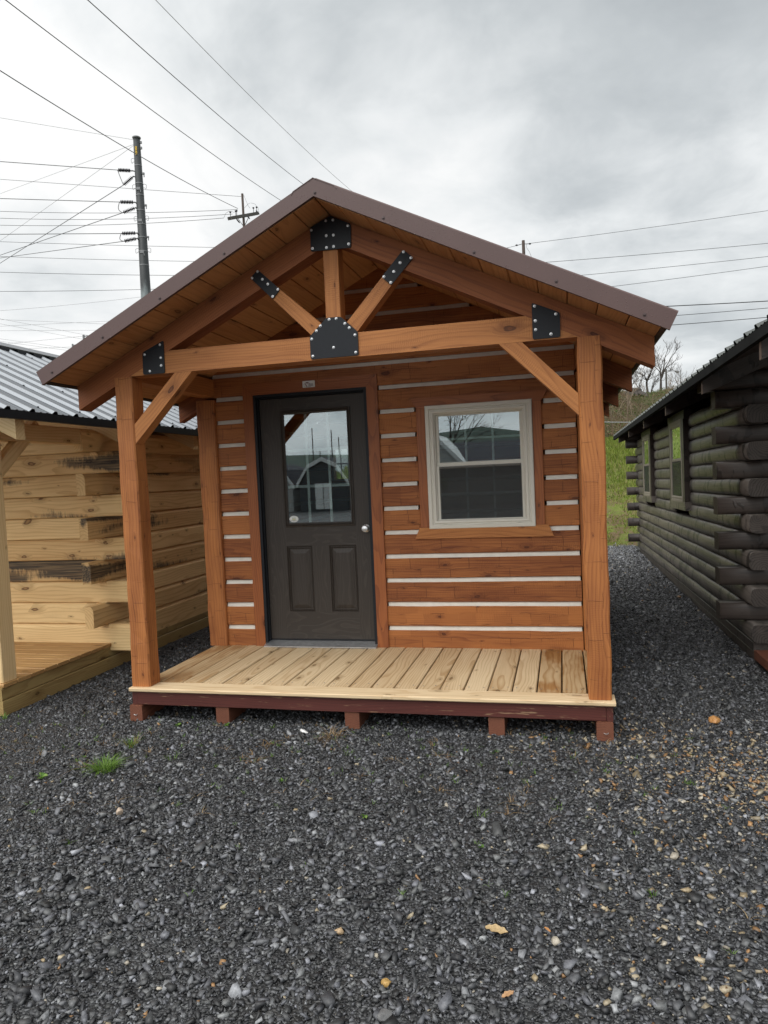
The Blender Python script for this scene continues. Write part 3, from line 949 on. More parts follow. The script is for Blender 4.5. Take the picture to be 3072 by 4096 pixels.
def build_cabin():
    C = thing('log_cabin', (PX, 0, GZ), 'orange-brown stained cabin with a porch, dark door and white chinking between its logs', 'cabin')
    BACK = 4.27
    XL, XR = -0.055, 3.13
    # --- walls
    wall, ch = MB(), []
    door_o = (0.40, 1.43, -1, 2.12); win_o = (1.86, 2.66, 0.945, 1.885)
    log_rows(wall, ch, XL + 0.03, XR - 0.145, D, 0.14, ROWS, (door_o, win_o), (PX, ZC - 0.0, 2.2),
             gaps=((0.338, 1.494, -1, 2.175), (1.768, 2.752, 0.86, 1.96), (XL, 0.094, -1, 2.07), (2.978, 3.2, -1, 2.07)))
    wall.build('wall', M['log'], C)
    for q in ch:
        q.build('chinking', M['chink'], C)
    for xx in (XL + 0.07, XR - 0.07):
        w2, c2 = MB(), []
        log_rows(w2, c2, D + 0.16, BACK - 0.1, xx, 0.14, ROWS[:10], (), None, axis=1)
        w2.build('wall', M['log'], C); [q.build('chinking', M['chink'], C) for q in c2]
    w2, c2 = MB(), []
    log_rows(w2, c2, XL, XR, BACK - 0.07, 0.14, ROWS, ((0.12, 0.34, 1.35, 1.76),), (PX, ZC, 2.2))
    w2.build('wall', M['log'], C); [q.build('chinking', M['chink'], C) for q in c2]
    bw = MB(); bw.frame(0.115, 0.345, 1.345, 1.765, [(0, BACK - 0.08), (0, BACK - 0.10), (0.02, BACK - 0.10), (0.02, BACK - 0.06)])
    bw.box(0.225, 0.235, BACK - 0.085, BACK - 0.065, 1.367, 1.743, axis=2); bw.box(0.137, 0.323, BACK - 0.084, BACK - 0.066, 1.545, 1.56)
    bwo = bw.build('window_frame', M['grille'], C)
    gp = MB(); gp.box(0.137, 0.323, BACK - 0.055, BACK - 0.051, 1.367, 1.743, cham=0.0004); gp.build('window_pane', M['glass'], bwo)
    fl = MB(); fl.box(XL + 0.15, XR - 0.15, D + 0.15, BACK - 0.1, -0.04, -0.01, axis=1); fl.build('floor', M['inside'], C)
    # --- porch posts (front) and corner posts at the wall
    p = MB(); p.box(-0.041, 0.094, 0.0, 0.135, 0.001, 2.1055, axis=2, n=22, jit=0.0035, cham=0.009, tone=0.35); p.build('post', M['post'], C)
    p = MB(); p.box(2.977, 3.112, 0.0, 0.135, 0.001, 2.1055, axis=2, n=22, jit=0.0035, cham=0.009, tone=0.45); p.build('post', M['post'], C)
    p = MB(); p.box(-0.075, 0.088, D - 0.025, D + 0.13, 0.001, 2.062, axis=2, n=20, jit=0.003, cham=0.008, tone=0.5); p.build('post', M['post'], C)
    p = MB(); p.box(2.990, 3.135, D - 0.025, D + 0.13, 0.001, 2.062, axis=2, n=20, jit=0.003, cham=0.008, tone=0.5); p.build('post', M['post'], C)
    # --- plates carrying the roof along both eaves
    for x0, x1 in ((-0.040, 0.082), (2.988, 3.110)):
        p = MB(); p.box(x0, x1, 0.128, D + 0.02, 2.085, 2.232, axis=1, n=8, jit=0.001, cham=0.005); p.build('eave_beam', M['beam'], C)
    # --- rafters
    def rafter(side, y0, y1, tone):
        s = side
        e = 1.8585
        top = lambda dx: 2.071 + SL * (e - dx)
        lo = 0.163
        poly = [(PX + s * e, top(e) - lo), (PX + s * e, top(e) - 0.001), (PX + s * 0.002, top(0.002) - 0.001), (PX + s * 0.002, top(0.002) - lo)]
        m = MB(); m.prism(poly, y0, y1, tone=tone); return m.build('rafter', M['rafter'], C)
    for y in (0.004, 1.335, 2.655, 3.975):
        for s in (-1, 1):
            rafter(s, y, y + (0.128 if y < 1 else 0.085), 0.35 + random.uniform(-0.1, 0.1))
    # --- truss at the front
    m = MB(); m.prism([(0.083, 2.107), (2.988, 2.107), (2.690, 2.2535), (0.380, 2.2535)], 0.0045, 0.130, tone=0.15); m.build('tie_beam', M['beam'], C)
    m = MB(); m.box(1.478, 1.575, 0.006, 0.110, 2.2545, 2.816, axis=2, tone=0.1); m.build('king_post', M['beam'], C)

    def strut(a, b, c, d, tone):
        a, b, c, d = map(Vector, (a, b, c, d))
        e0 = (a - d).normalized(); e1 = (b - c).normalized()
        m = MB(); m.prism([tuple(a + e0 * 0.085), tuple(b + e1 * 0.085), tuple(c - e1 * 0.09), tuple(d - e0 * 0.02)], 0.0065, 0.100, tone=tone)
        return m.build('strut', M['beam'], C)
    strut((1.185, 2.566), (1.134, 2.511), (1.373, 2.268), (1.439, 2.334), 0.1)
    strut((1.847, 2.570), (1.903, 2.515), (1.677, 2.260), (1.614, 2.324), 0.25)
    m = MB(); m.prism([(0.096, 1.788), (0.096, 1.657), (0.540, 2.1065), (0.414, 2.1065)], 0.006, 0.096, tone=0.1); m.build('brace', M['beam'], C)
    m = MB(); m.prism([(2.975, 1.786), (2.975, 1.663), (2.533, 2.1065), (2.667, 2.1065)], 0.006, 0.096, tone=0.0); m.build('brace', M['beam'], C)
    # --- black steel plates with bolts
    plates = [
        ([(1.407, 2.918), (1.539, 2.974), (1.668, 2.910), (1.664, 2.767), (1.404, 2.773)],
         [(1.414, 2.902), (1.511, 2.947), (1.557, 2.946), (1.650, 2.900), (1.509, 2.857), (1.555, 2.855), (1.416, 2.791), (1.507, 2.785), (1.553, 2.786), (1.650, 2.790)]),
        ([(1.369, 2.254), (1.483, 2.359), (1.577, 2.357), (1.681, 2.256), (1.680, 2.113), (1.369, 2.113)],
         [(1.502, 2.347), (1.548, 2.347), (1.443, 2.313), (1.416, 2.285), (1.602, 2.312), (1.629, 2.284), (1.382, 2.237), (1.663, 2.237), (1.522, 2.173), (1.384, 2.131), (1.663, 2.131)]),
        ([(1.044, 2.704), (1.187, 2.565), (1.136, 2.509), (0.993, 2.656)], [(1.043, 2.692), (1.004, 2.655), (1.073, 2.640), (1.108, 2.606), (1.174, 2.566), (1.137, 2.526)]),
        ([(1.987, 2.715), (2.047, 2.662), (1.905, 2.513), (1.848, 2.569)], [(1.990, 2.702), (2.034, 2.662), (1.966, 2.640), (1.924, 2.592), (1.862, 2.568), (1.903, 2.529)]),
        ([(2.731, 2.325), (2.887, 2.254), (2.886, 2.114), (2.730, 2.115)], [(2.747, 2.303), (2.865, 2.247), (2.748, 2.219), (2.748, 2.168), (2.834, 2.135)]),
        ([(0.192, 2.256), (0.351, 2.322), (0.349, 2.109), (0.189, 2.110)], [(0.326, 2.296), (0.208, 2.241), (0.326, 2.211), (0.326, 2.160), (0.240, 2.129)])]
    for poly, bl in plates:
        m = MB(); m.prism(round_poly(poly), -0.004, 0.0035)
        po = m.build('gusset_plate', M['plate'], C)
        bolts(po, bl, -0.004)
    # --- ceiling boards under the roof, running from front to back
    cb = MB()
    th = math.atan(SL); dx_b = [0.0] + [0.136 + 0.157 * k for k in range(12)]
    for s in (-1, 1):
        nrm = Vector((s * math.sin(th), 0, math.cos(th)))
        for a, b in zip(dx_b[:-1], dx_b[1:]):
            mid = (a + b) / 2
            c = Vector((PX + s * mid, 0, ZC - SL * mid)) + nrm * 0.0105
            wd = (b - a) / math.cos(th) - 0.0045
            cb.bar((c.x, -0.272, c.z), (c.x, BACK + 0.28, c.z), wd, 0.020, nrm, 1, 0, 0.004)
    cb.build('ceiling_boards', M['ceiling'], C)
    # backing board above the gaps, and the roof steel
    rf = MB()
    for s in (-1, 1):
        rf.prism([(PX, 3.080), (PX + s * 1.925, 3.080 - SL * 1.925), (PX + s * 1.86, 3.012 - SL * 1.86), (PX, 3.012)], -0.272, BACK + 0.28)
    rf.build('roof_deck', M['dark_edge'], C)
    for s in (-1, 1):
        m = MB(); roof_sheet(m, PX + s * 0.0, 3.0885, PX + s * 1.942, 3.0885 - SL * 1.942, -0.27, BACK + 0.29, 0.232, 0.016)
        m.build('roof', M['brown'], C)
    m = MB()
    for s in (-1, 1):
        d = Vector((s, 0, -SL)).normalized(); nn = Vector((s * SL, 0, 1)).normalized()
        q = Vector((PX, 0, 3.0935))
        V = [q, q + d * 0.14, q + d * 0.16 - nn * 0.012, q + d * 0.16 - nn * 0.016, q + d * 0.14 - nn * 0.004, q - nn * 0.004]
        m.prism([(v.x, v.z) for v in V], -0.2925, BACK + 0.30)
    m.build('ridge_cap', M['brown'], C)
    for s in (-1, 1):
        ex, ez = PX + s * 1.942, 3.0904 - SL * 1.942
        nx, nz = -s * 0.0397, -0.0808
        m = MB()
        m.prism([(PX, 3.0904), (ex, ez), (ex + nx, ez + nz), (PX, 3.0904 - 0.0945)], -0.290, -0.2745)
        # folded lip along the lower edge
        m.prism([(PX, 2.9958), (ex + nx, ez + nz - 0.0002), (ex + nx * 1.08, ez + nz * 1.09), (PX, 2.9875)], -0.2965, -0.2745)
        rk = m.build('rake_trim', M['brown'], C)
        sp = [(1.941, 2.812), (2.441, 2.563), (2.873, 2.359), (3.313, 2.139)] if s > 0 else [(1.543, 3.007), (0.957, 2.732), (0.512, 2.513), (0.097, 2.314), (-0.288, 2.126)]
        for (x, z) in sp:
            b = MB(); b.lathe((x, -0.2895, z), (0, -1, 0), [(0, 0.010), (0.002, 0.010), (0.0022, 0.006), (0.007, 0.005), (0.0075, 0.0005)], 8)
            b.build('screw', M['screw'], rk)
        m = MB(); x0, x1 = sorted((PX + s * 1.865, PX + s * 1.878))
        m.prism([(PX + s * 1.862, ZC - SL * 1.862 + 0.03), (PX + s * 1.876, ZC - SL * 1.876 + 0.085), (PX + s * 1.93, ZC - SL * 1.93 + 0.085), (PX + s * 1.885, ZC - SL * 1.885 - 0.004), (PX + s * 1.862, ZC - SL * 1.862 - 0.002)], -0.268, BACK + 0.28)
        m.build('eave_trim', M['dark_edge'], C)
    # --- deck, rim and skids
    dk = MB()
    xb = [-0.036 + 0.1506 * k for k in range(21)] + [3.112]
    for k, (a, b) in enumerate(zip(xb[:-1], xb[1:])):
        tn = 0.97 if k >= 18 else (0.9 if k < 2 else random.uniform(0.05, 0.72))
        dz = random.uniform(-0.0015, 0.0015)
        if k in (0, 19, 20):
            y0 = 0.14
        else:
            y0 = 0.130 + random.uniform(-0.003, 0.002)
        dk.box(a + 0.0042, b - 0.0042, y0, D + 0.015, -0.030 + dz, 0.0 + dz, axis=1, tone=tn, cham=0.005)
    deck = dk.build('deck_boards', M['deck'], C)
    screw0 = None
    for a, b in zip(xb[:-2], xb[1:-1]):
        for fx in (0.22, 0.78):
            for yy in (0.20, 1.12):
                if screw0 is None:
                    sw = MB(); sw.lathe((0, 0, -0.001), (0, 0, 1), [(0, 0.0045), (0.0014, 0.0045), (0.0016, 0.0005)], 6)
                    screw0 = o = sw.build('deck_screw', M['hardware'], deck)
                else:
                    o = screw0.copy(); COL.objects.link(o); o.parent = deck; o.matrix_parent_inverse = deck.matrix_world.inverted()
                o.location = (a + (b - a) * (fx + random.uniform(-0.05, 0.05)), yy + random.uniform(-0.012, 0.012), 0.0015)
    e = MB(); e.box(-0.048, 3.128, -0.036, 0.124, -0.026, 0.0005, axis=0, n=12, jit=0.0008, cham=0.006, tone=0.3); e.build('deck_edge_board', M['deck_edge'], C)
    r = MB(); r.box(0.0005, 3.0715, -0.012, 0.026, -0.120, -0.0275, axis=0, n=10, jit=0.001, tone=0.4); rim = r.build('rim_joist', M['rim'], C)
    for x0, x1 in ((-0.040, -0.002), (3.074, 3.112)):
        r = MB(); r.box(x0, x1, -0.009, BACK, -0.120, -0.0275, axis=1, tone=0.6); r.build('rim_joist', M['rim'], C)
    for i, (x0, x1) in enumerate(((-0.058, 0.036), (0.578, 0.672), (1.478, 1.573), (2.388, 2.484), (3.016, 3.111))):
        s = MB(); s.box(x0, x1, -0.022 + (0.02 if 0 < i < 4 else 0), BACK - 0.1, GZ - 0.012, -0.1225, axis=1, n=6, jit=0.0012, cham=0.005)
        so = s.build('skid', M['skid'], C)
        if i in (0, 4):
            xx = (x0 + x1) / 2 + (0.0 if i == 0 else 0.006)
            nl = MB()
            zz = -0.182
            pts = [(xx - 0.014, -0.0275, zz - 0.003)] + [(xx + 0.012 * math.sin(a) , -0.030, zz + 0.003 - 0.010 * math.cos(a)) for a in (0.0, 0.5, 1.0, 1.5)]
            nl.tube([(xx - 0.012, -0.020, zz - 0.004)] + pts, 0.0022, 6); nl.build('bent_nail', M['bolt'], so)
    # --- door
    tr = M['trim']
    m = MB(); yf, yb = D - 0.016, D + 0.05
    m.prism([(0.345, 0.001), (0.432, 0.001), (0.432, 2.075), (0.345, 2.169)], yf, yb, tone=0.4); m.build('door_trim', tr, C)
    m = MB(); m.prism([(1.397, 0.001), (1.486, 0.001), (1.486, 2.169), (1.397, 2.075)], yf, yb, tone=0.45); m.build('door_trim', tr, C)
    m = MB(); m.prism([(0.346, 2.1695), (0.433, 2.0755), (1.396, 2.0755), (1.485, 2.1695)], yf + 0.0004, yb, tone=0.5); ht = m.build('door_trim', tr, C)
    m = MB(); m.frame(0.4325, 1.3965, 0.004, 2.0745, [(0, D + 0.06), (0, D - 0.012), (0.022, D - 0.012), (0.022, D + 0.02), (0.032, D + 0.02), (0.032, D + 0.10)])
    m.build('door_frame', M['plate'], C)
    DF = D + 0.040
    X0, X1, Z0, Z1 = 0.466, 1.3625, 0.052, 2.040
    d = MB()
    gx0, gx1, gz0, gz1 = 0.641, 1.240, 0.983, 1.936
    def slab(x0, x1, z0, z1, ax):
        d.box(x0, x1, DF, DF + 0.044, z0, z1, axis=ax, cham=0.0002)
    slab(X0, gx0, Z0, Z1, 2); slab(gx1, X1, Z0, Z1, 2)
    slab(gx0, gx1, gz1, Z1, 0); slab(gx0, gx1, 0.823, gz0, 0); slab(gx0, gx1, Z0, 0.279, 0); slab(0.863, 1.010, 0.279, 0.823, 2)
    for a, b in ((0.641, 0.863), (1.010, 1.240)):
        d.frame(a, b, 0.279, 0.823, [(0, DF), (0.006, DF + 0.010), (0.016, DF + 0.002), (0.022, DF + 0.013), (0.028, DF + 0.013), (0.056, DF + 0.001), (0.060, DF)], fill=True)
    dr = d.build('door', M['door'], C)
    g = MB(); g.frame(gx0, gx1, gz0, gz1, [(0, DF + 0.001), (0, DF - 0.010), (0.008, DF - 0.014), (0.014, DF - 0.006), (0.020, DF - 0.012), (0.028, DF - 0.004), (0.034, DF + 0.010), (0.034, DF + 0.03)])
    g.build('glazing_bead', M['door'], dr)
    g = MB(); g.box(0.672, 1.209, DF + 0.006, DF + 0.010, 1.014, 1.905, cham=0.0004); g.build('window_pane', M['glass'], dr)
    g = MB()
    for xx in (0.853, 1.040):
        g.box(xx - 0.011, xx + 0.011, DF + 0.0145, DF + 0.0185, 1.016, 1.903, axis=2, cham=0.001)
    for zz in (1.609, 1.312):
        g.box(0.675, 1.206, DF + 0.019, DF + 0.023, zz - 0.011, zz + 0.011, cham=0.001)
    g.build('grille', M['grille'], dr)
    k = MB(); k.lathe((1.332, DF + 0.001, 0.956), (0, -1, 0), [(0, 0.033), (0.004, 0.033), (0.008, 0.028), (0.012, 0.014), (0.026, 0.013), (0.032, 0.022), (0.044, 0.0275), (0.056, 0.026), (0.060, 0.018), (0.0585, 0.012), (0.0605, 0.010), (0.061, 0.0005)], 24)
    k.build('door_knob', M['bolt'], dr, smooth=True)
    t_ = MB(); t_.prism([(D - 0.062, 0.003), (D - 0.062, 0.012), (D + 0.03, 0.040), (D + 0.10, 0.050), (D + 0.10, 0.003)], 0.434, 1.395, plane='yz'); t_.build('threshold', M['alu'], C)
    t_ = MB(); t_.box(0.47, 1.36, D + 0.035, D + 0.05, 0.045, 0.0515, cham=0.001); t_.build('door_sweep', M['plate'], C)
    # oval label on the door glass: an arch, a straw-coloured block and two lines of small print
    sx, sz, yy = 0.7155, 1.048, DF + 0.0055
    s = MB(); s.prism([(sx + 0.039 * math.cos(a), sz + 0.0265 * math.sin(a)) for a in np.linspace(0, 2 * math.pi, 28, endpoint=False)], yy - 0.0006, yy)
    st = s.build('oval_sticker', M['white'], dr)
    s = MB()
    s.tube([(sx - 0.013, yy - 0.001, sz - 0.008)] + [(sx + 0.013 * math.cos(a), yy - 0.001, sz + 0.006 + 0.012 * math.sin(a)) for a in np.linspace(math.pi, 0, 9)] + [(sx + 0.013, yy - 0.001, sz - 0.010)], 0.0011, 5)
    s.box(sx - 0.013, sx + 0.013, yy - 0.0016, yy - 0.0006, sz + 0.004, sz + 0.006, cham=0.0002); child(s.build('sticker_print', M['sage'], C), dr)
    s = MB(); s.box(sx - 0.011, sx + 0.011, yy - 0.0012, yy - 0.0005, sz - 0.009, sz + 0.003, cham=0.0002); child(s.build('sticker_print', M['straw_print'], C), dr)
    s = MB()
    for q in range(7):
        s.box(sx - 0.026 + q * 0.0075, sx - 0.021 + q * 0.0075, yy - 0.0014, yy - 0.0005, sz - 0.013 + 0.0004 * abs(q - 3), sz - 0.009 + 0.0006 * (q % 2), cham=0.0001)
    s.box(sx - 0.008, sx + 0.010, yy - 0.0013, yy - 0.0005, sz - 0.018, sz - 0.0165, cham=0.0001)
    child(s.build('sticker_print', M['grey_print'], C), dr)
    # maker's plate on the door head: roof outline, red slanting stroke and small print
    yp = yf - 0.0005
    s = MB(); s.prism(round_poly([(0.872, 2.104), (0.976, 2.104), (0.976, 2.157), (0.872, 2.157)], 0.006), yp - 0.002, yp); np_ = s.build('name_plate', M['white'], C)
    s = MB(); yq = yp - 0.0022
    s.prism([(0.883, 2.131), (0.905, 2.147), (0.917, 2.147), (0.937, 2.134), (0.937, 2.131), (0.917, 2.144), (0.905, 2.144), (0.883, 2.128)], yq - 0.0006, yq)
    for q in range(6):
        s.box(0.924 + q * 0.0062, 0.928 + q * 0.0062, yq - 0.0006, yq, 2.125, 2.132 + (0.001 if q % 2 else 0), cham=0.0001)
    s.box(0.921, 0.963, yq - 0.0006, yq, 2.117, 2.121, cham=0.0001); s.box(0.902, 0.945, yq - 0.0006, yq, 2.107, 2.110, cham=0.0001)
    s.prism([(0.886, 2.113), (0.891, 2.113), (0.889, 2.117)], yq - 0.0006, yq)
    s.build('plate_print', M['grey_print'], np_)
    s = MB(); s.prism([(0.894, 2.136), (0.898, 2.136), (0.910, 2.113), (0.902, 2.113)], yq - 0.0007, yq); s.prism([(0.902, 2.143), (0.920, 2.143), (0.926, 2.136), (0.904, 2.137)], yq - 0.0007, yq)
    s.build('plate_print', M['crimson'], np_)
    # --- window with timber surround
    WX0, WX1, WZ0, WZ1 = 1.857, 2.667, 0.939, 1.891
    m = MB(); m.prism([(1.746, 1.958), (1.792, 1.876), (2.738, 1.876), (2.782, 1.952)], D - 0.016, D + 0.02, tone=0.6); m.build('window_trim', M['trim'], C)
    m = MB(); m.prism([(1.740, 0.864), (2.798, 0.862), (2.760, 0.950), (1.779, 0.950)], D - 0.020, D + 0.02, tone=0.05); m.build('window_trim', M['beam'], C)
    m = MB(); m.box(1.786, 1.8555, D - 0.014, D + 0.02, 0.951, 1.875, axis=2, tone=0.45); m.build('window_trim', M['trim'], C)
    m = MB(); m.box(2.668, 2.736, D - 0.014, D + 0.02, 0.951, 1.875, axis=2, tone=0.4); m.build('window_trim', M['trim'], C)
    window_unit(C, WX0, WX1, WZ0, WZ1, D)
    return C


cabin = build_cabin()

# ------------------------------------------------------------------ the raw pine cabin on the left
def build_raw_cabin():
    SX, FY, P = -1.08, 1.24, 0.1915
    RX, EX, EZ = -2.60, -0.70, 1.925
    rz = EZ + SL * (EX - RX)
    DX0 = 2 * RX - SX
    C = thing('log_cabin', (RX, 0, GZ), 'unpainted pale pine cabin of squared logs with a silver ribbed metal roof', 'cabin')
    B0 = -0.025
    nrow = 10
    wf, ws, wl, wb = MB(), MB(), MB(), MB()
    LW = 0.085
    def raw_log(mb, p0, p1, z0, z1, out, tone):
        """squared log with a bevelled top shoulder: out is the direction its face looks"""
        p0 = Vector((*p0, 0)); p1 = Vector((*p1, 0)); a = (p1 - p0); L = a.length; a.normalize(); o = Vector((*out, 0))
        prof = [(-LW, z0 + 0.002), (-0.007, z0 + 0.002), (0, z0 + 0.010), (0, z1 - 0.034), (-0.004, z1 - 0.030), (-0.022, z1 - 0.002), (-LW, z1 - 0.002)]
        V = []; G = []; n = len(prof); off = (random.uniform(0, 60), random.uniform(-0.1, 0.1), random.uniform(0.02, 0.15))
        for t, p in ((0, p0), (L, p1)):
            for (d, z) in prof:
                V.append(p + o * d + Vector((0, 0, z))); G.append((t + off[0], z - z0 + off[1], d + off[2]))
        F = [(k, (k + 1) % n, n + (k + 1) % n, n + k) for k in range(n)] + [tuple(range(n - 1, -1, -1)), tuple(range(n, 2 * n))]
        if a.cross(o).z > 0:
            F = [f[::-1] for f in F]
        mb.add(V, F, G, tone)
    for i in range(nrow):
        z0 = B0 + P * i - (0.05 if i == 0 else 0); z1 = B0 + P * (i + 1)
        tn = (0.35, 0.3, 0.5, 1.0, 0.95, 0.45, 0.75, 0.8, 0.75, 0.5)[i]
        # even courses: front logs run past the corner; odd courses: side logs run forward past it
        xr = SX + (0.235 if i % 2 == 0 else -LW + 0.002)
        raw_log(wf, (DX0 - 0.2, FY), (xr, FY), z0, z1, (0, -1), tn)
        yf = FY - 0.205 if i % 2 == 1 else FY + LW * 0.02
        ysplit = random.uniform(2.2, 3.4)
        raw_log(ws, (SX, yf), (SX, 6.0), z0, z1, (1, 0), random.uniform(0.2, 0.98))
        raw_log(wl, (DX0, 6.0), (DX0, yf), z0, z1, (-1, 0), random.uniform(0.2, 0.9))
        raw_log(wb, (SX + 0.15, 6.0), (DX0 - 0.15, 6.0), z0, z1, (0, 1), random.uniform(0.2, 0.9))
    # gable above the walls
    zt = B0 + P * nrow
    for yy, wg in ((FY, wf), (5.9, wb)):
        k = 0; z = zt
        while z < rz - 0.12:
            z1 = z + P
            h0 = (rz - 0.06 - z) / SL; h1 = max((rz - 0.06 - z1) / SL, 0.02)
            wg.prism([(RX - h0, z), (RX + h0, z), (RX + h1, z1), (RX - h1, z1)], yy, yy + 0.08); z = z1
    for q in (wf, ws, wl, wb):
        q.build('wall', M['raw'], C)
    # floor, deck, sills
    d = MB()
    for k in range(9):
        y0 = -0.035 + 0.1425 * k
        d.box(DX0 - 0.02, SX + 0.012, y0 + 0.003, min(y0 + 0.1395, FY + 0.05), -0.03, -0.003 + random.uniform(-0.001, 0.001), axis=0, cham=0.005)
    d.build('deck_boards', M['raw_deck'], C)
    for z0, z1, dx in ((-0.122, -0.031, 0.0), (GZ - 0.02, -0.126, 0.004)):
        m = MB(); m.box(SX - 0.09, SX + dx, -0.04, 3.62, z0, z1, axis=1, n=6, jit=0.001, cham=0.006); m.box(SX - 0.09, SX + dx - 0.002, 3.624, 6.05, z0, z1, axis=1, cham=0.006)
        m.box(DX0, DX0 + 0.09, -0.04, 6.05, z0, z1, axis=1); m.box(DX0 + 0.095, SX - 0.095, -0.035, 0.05, z0, z1, axis=0); m.build('sill', M['treated'], C)
    # porch posts with braces, eave beam, rafter tails
    for x0, x1 in ((SX - 0.142, SX - 0.006), (DX0 + 0.006, DX0 + 0.142)):
        m = MB(); m.box(x0, x1, -0.015, 0.125, -0.001, 1.79, axis=2, n=14, jit=0.001, cham=0.006, tone=0.3); m.build('post', M['raw_clean'], C)
        m = MB(); m.box(x0 + 0.01, x1 - 0.01, -0.05, 5.9, 1.755, 1.89, axis=1, tone=0.5, cham=0.005); m.build('eave_beam', M['raw_clean'], C)
        xm = (x0 + x1) / 2
        m = MB(); m.bar((xm, 0.10, 1.50), (xm, 0.56, 1.90), 0.085, 0.095, (0, -1, 1), tone=0.4); m.build('brace', M['raw_clean'], C)
    m = MB(); m.bar((SX - 0.10, 0.055, 1.50), (SX - 0.50, 0.055, 1.88), 0.085, 0.095, (1, 0, 1), tone=0.4); m.build('brace', M['raw_clean'], C)
    m = MB(); m.box(DX0 + 0.14, SX - 0.14, -0.01, 0.12, 1.76, 1.90, axis=0, tone=0.3); m.build('tie_beam', M['raw_clean'], C)
    for y in (-0.062, 1.21, 2.42, 3.64, 4.86, 5.85):
        for s in (-1, 1):
            e = -0.79 - RX
            top = lambda dx: 1.885 + SL * (e - dx)
            m = MB(); m.prism([(RX + s * e, top(e) - 0.150), (RX + s * e, top(e)), (RX + s * 0.003, top(0)), (RX + s * 0.003, top(0) - 0.150)], y, y + 0.088, tone=0.15)
            m.build('rafter', M['raw_clean'], C)
    # sheathing, roof steel, edge trim
    m = MB()
    for s in (-1, 1):
        e = EX - 0.02 - RX
        m.prism([(RX, rz - 0.008), (RX + s * e, rz - 0.008 - SL * e), (RX + s * (e - 0.01), rz - 0.03 - SL * e), (RX, rz - 0.035)], -0.36, 6.25)
    m.build('roof_deck', M['beam'], C)
    for s in (-1, 1):
        m = MB(); roof_sheet(m, RX, rz, RX + s * (EX - RX), EZ, -0.38, 6.27, 0.232, 0.021, start=0.153)
        ro = m.build('roof', M['galv'], C)
        if s > 0:
            nn = Vector((SL, 0, 1)).normalized()
            sc_ = MB()
            for row, x in ((0, -0.80), (1, -1.30), (2, -1.85), (3, -2.35)):
                y = -0.28
                while y < 6.2:
                    pz = Vector((x, y, EZ + SL * (EX - x)))
                    sc_.lathe(pz, nn, [(0, 0.010), (0.004, 0.010), (0.005, 0.006), (0.011, 0.0055), (0.0115, 0.0005)], 6); y += 0.464
            sc_.build('roof_screws', M['plate'], ro)
        m = MB(); xa, xb = RX + s * (EX - RX), RX + s * (EX - 0.02 - RX)
        m.prism([(xa, EZ - 0.004), (xa - s * 0.004, EZ - 0.058), (xa - s * 0.03, EZ - 0.060), (xa - s * 0.03, EZ + 0.010)], -0.385, 6.275); m.build('eave_trim', M['black_trim'], C)
    m = MB()
    for s in (-1, 1):
        q = Vector((RX, 0, rz + 0.045)); dd = Vector((s, 0, -SL)).normalized()
        e1 = q + dd * 0.165
        m.prism([(q.x, q.z), (e1.x, e1.z), (e1.x - s * 0.003, e1.z - 0.010), (q.x, q.z - 0.008)], -0.40, 6.29)
    m.build('ridge_cap', M['galv'], C)
    for s in (-1, 1):
        m = MB()
        y = -0.36
        while y < 6.2:
            cx = RX + s * 0.135; m.box(cx - 0.02, cx + 0.02, y, y + 0.165, rz - SL * 0.135 - 0.006, rz - SL * 0.135 + 0.026, axis=1, cham=0.002)
            y += 0.232
        m.build('foam_closure', M['plate'], C)
    for s in (-1, 1):
        e = EX - RX
        for yy in (-0.395, 6.27):
            m = MB(); m.prism([(RX, rz + 0.02), (RX + s * e, rz + 0.02 - SL * e), (RX + s * e, rz - 0.06 - SL * e), (RX, rz - 0.06)], yy, yy + 0.014); m.build('rake_trim', M['black_trim'], C)
    return C


build_raw_cabin()


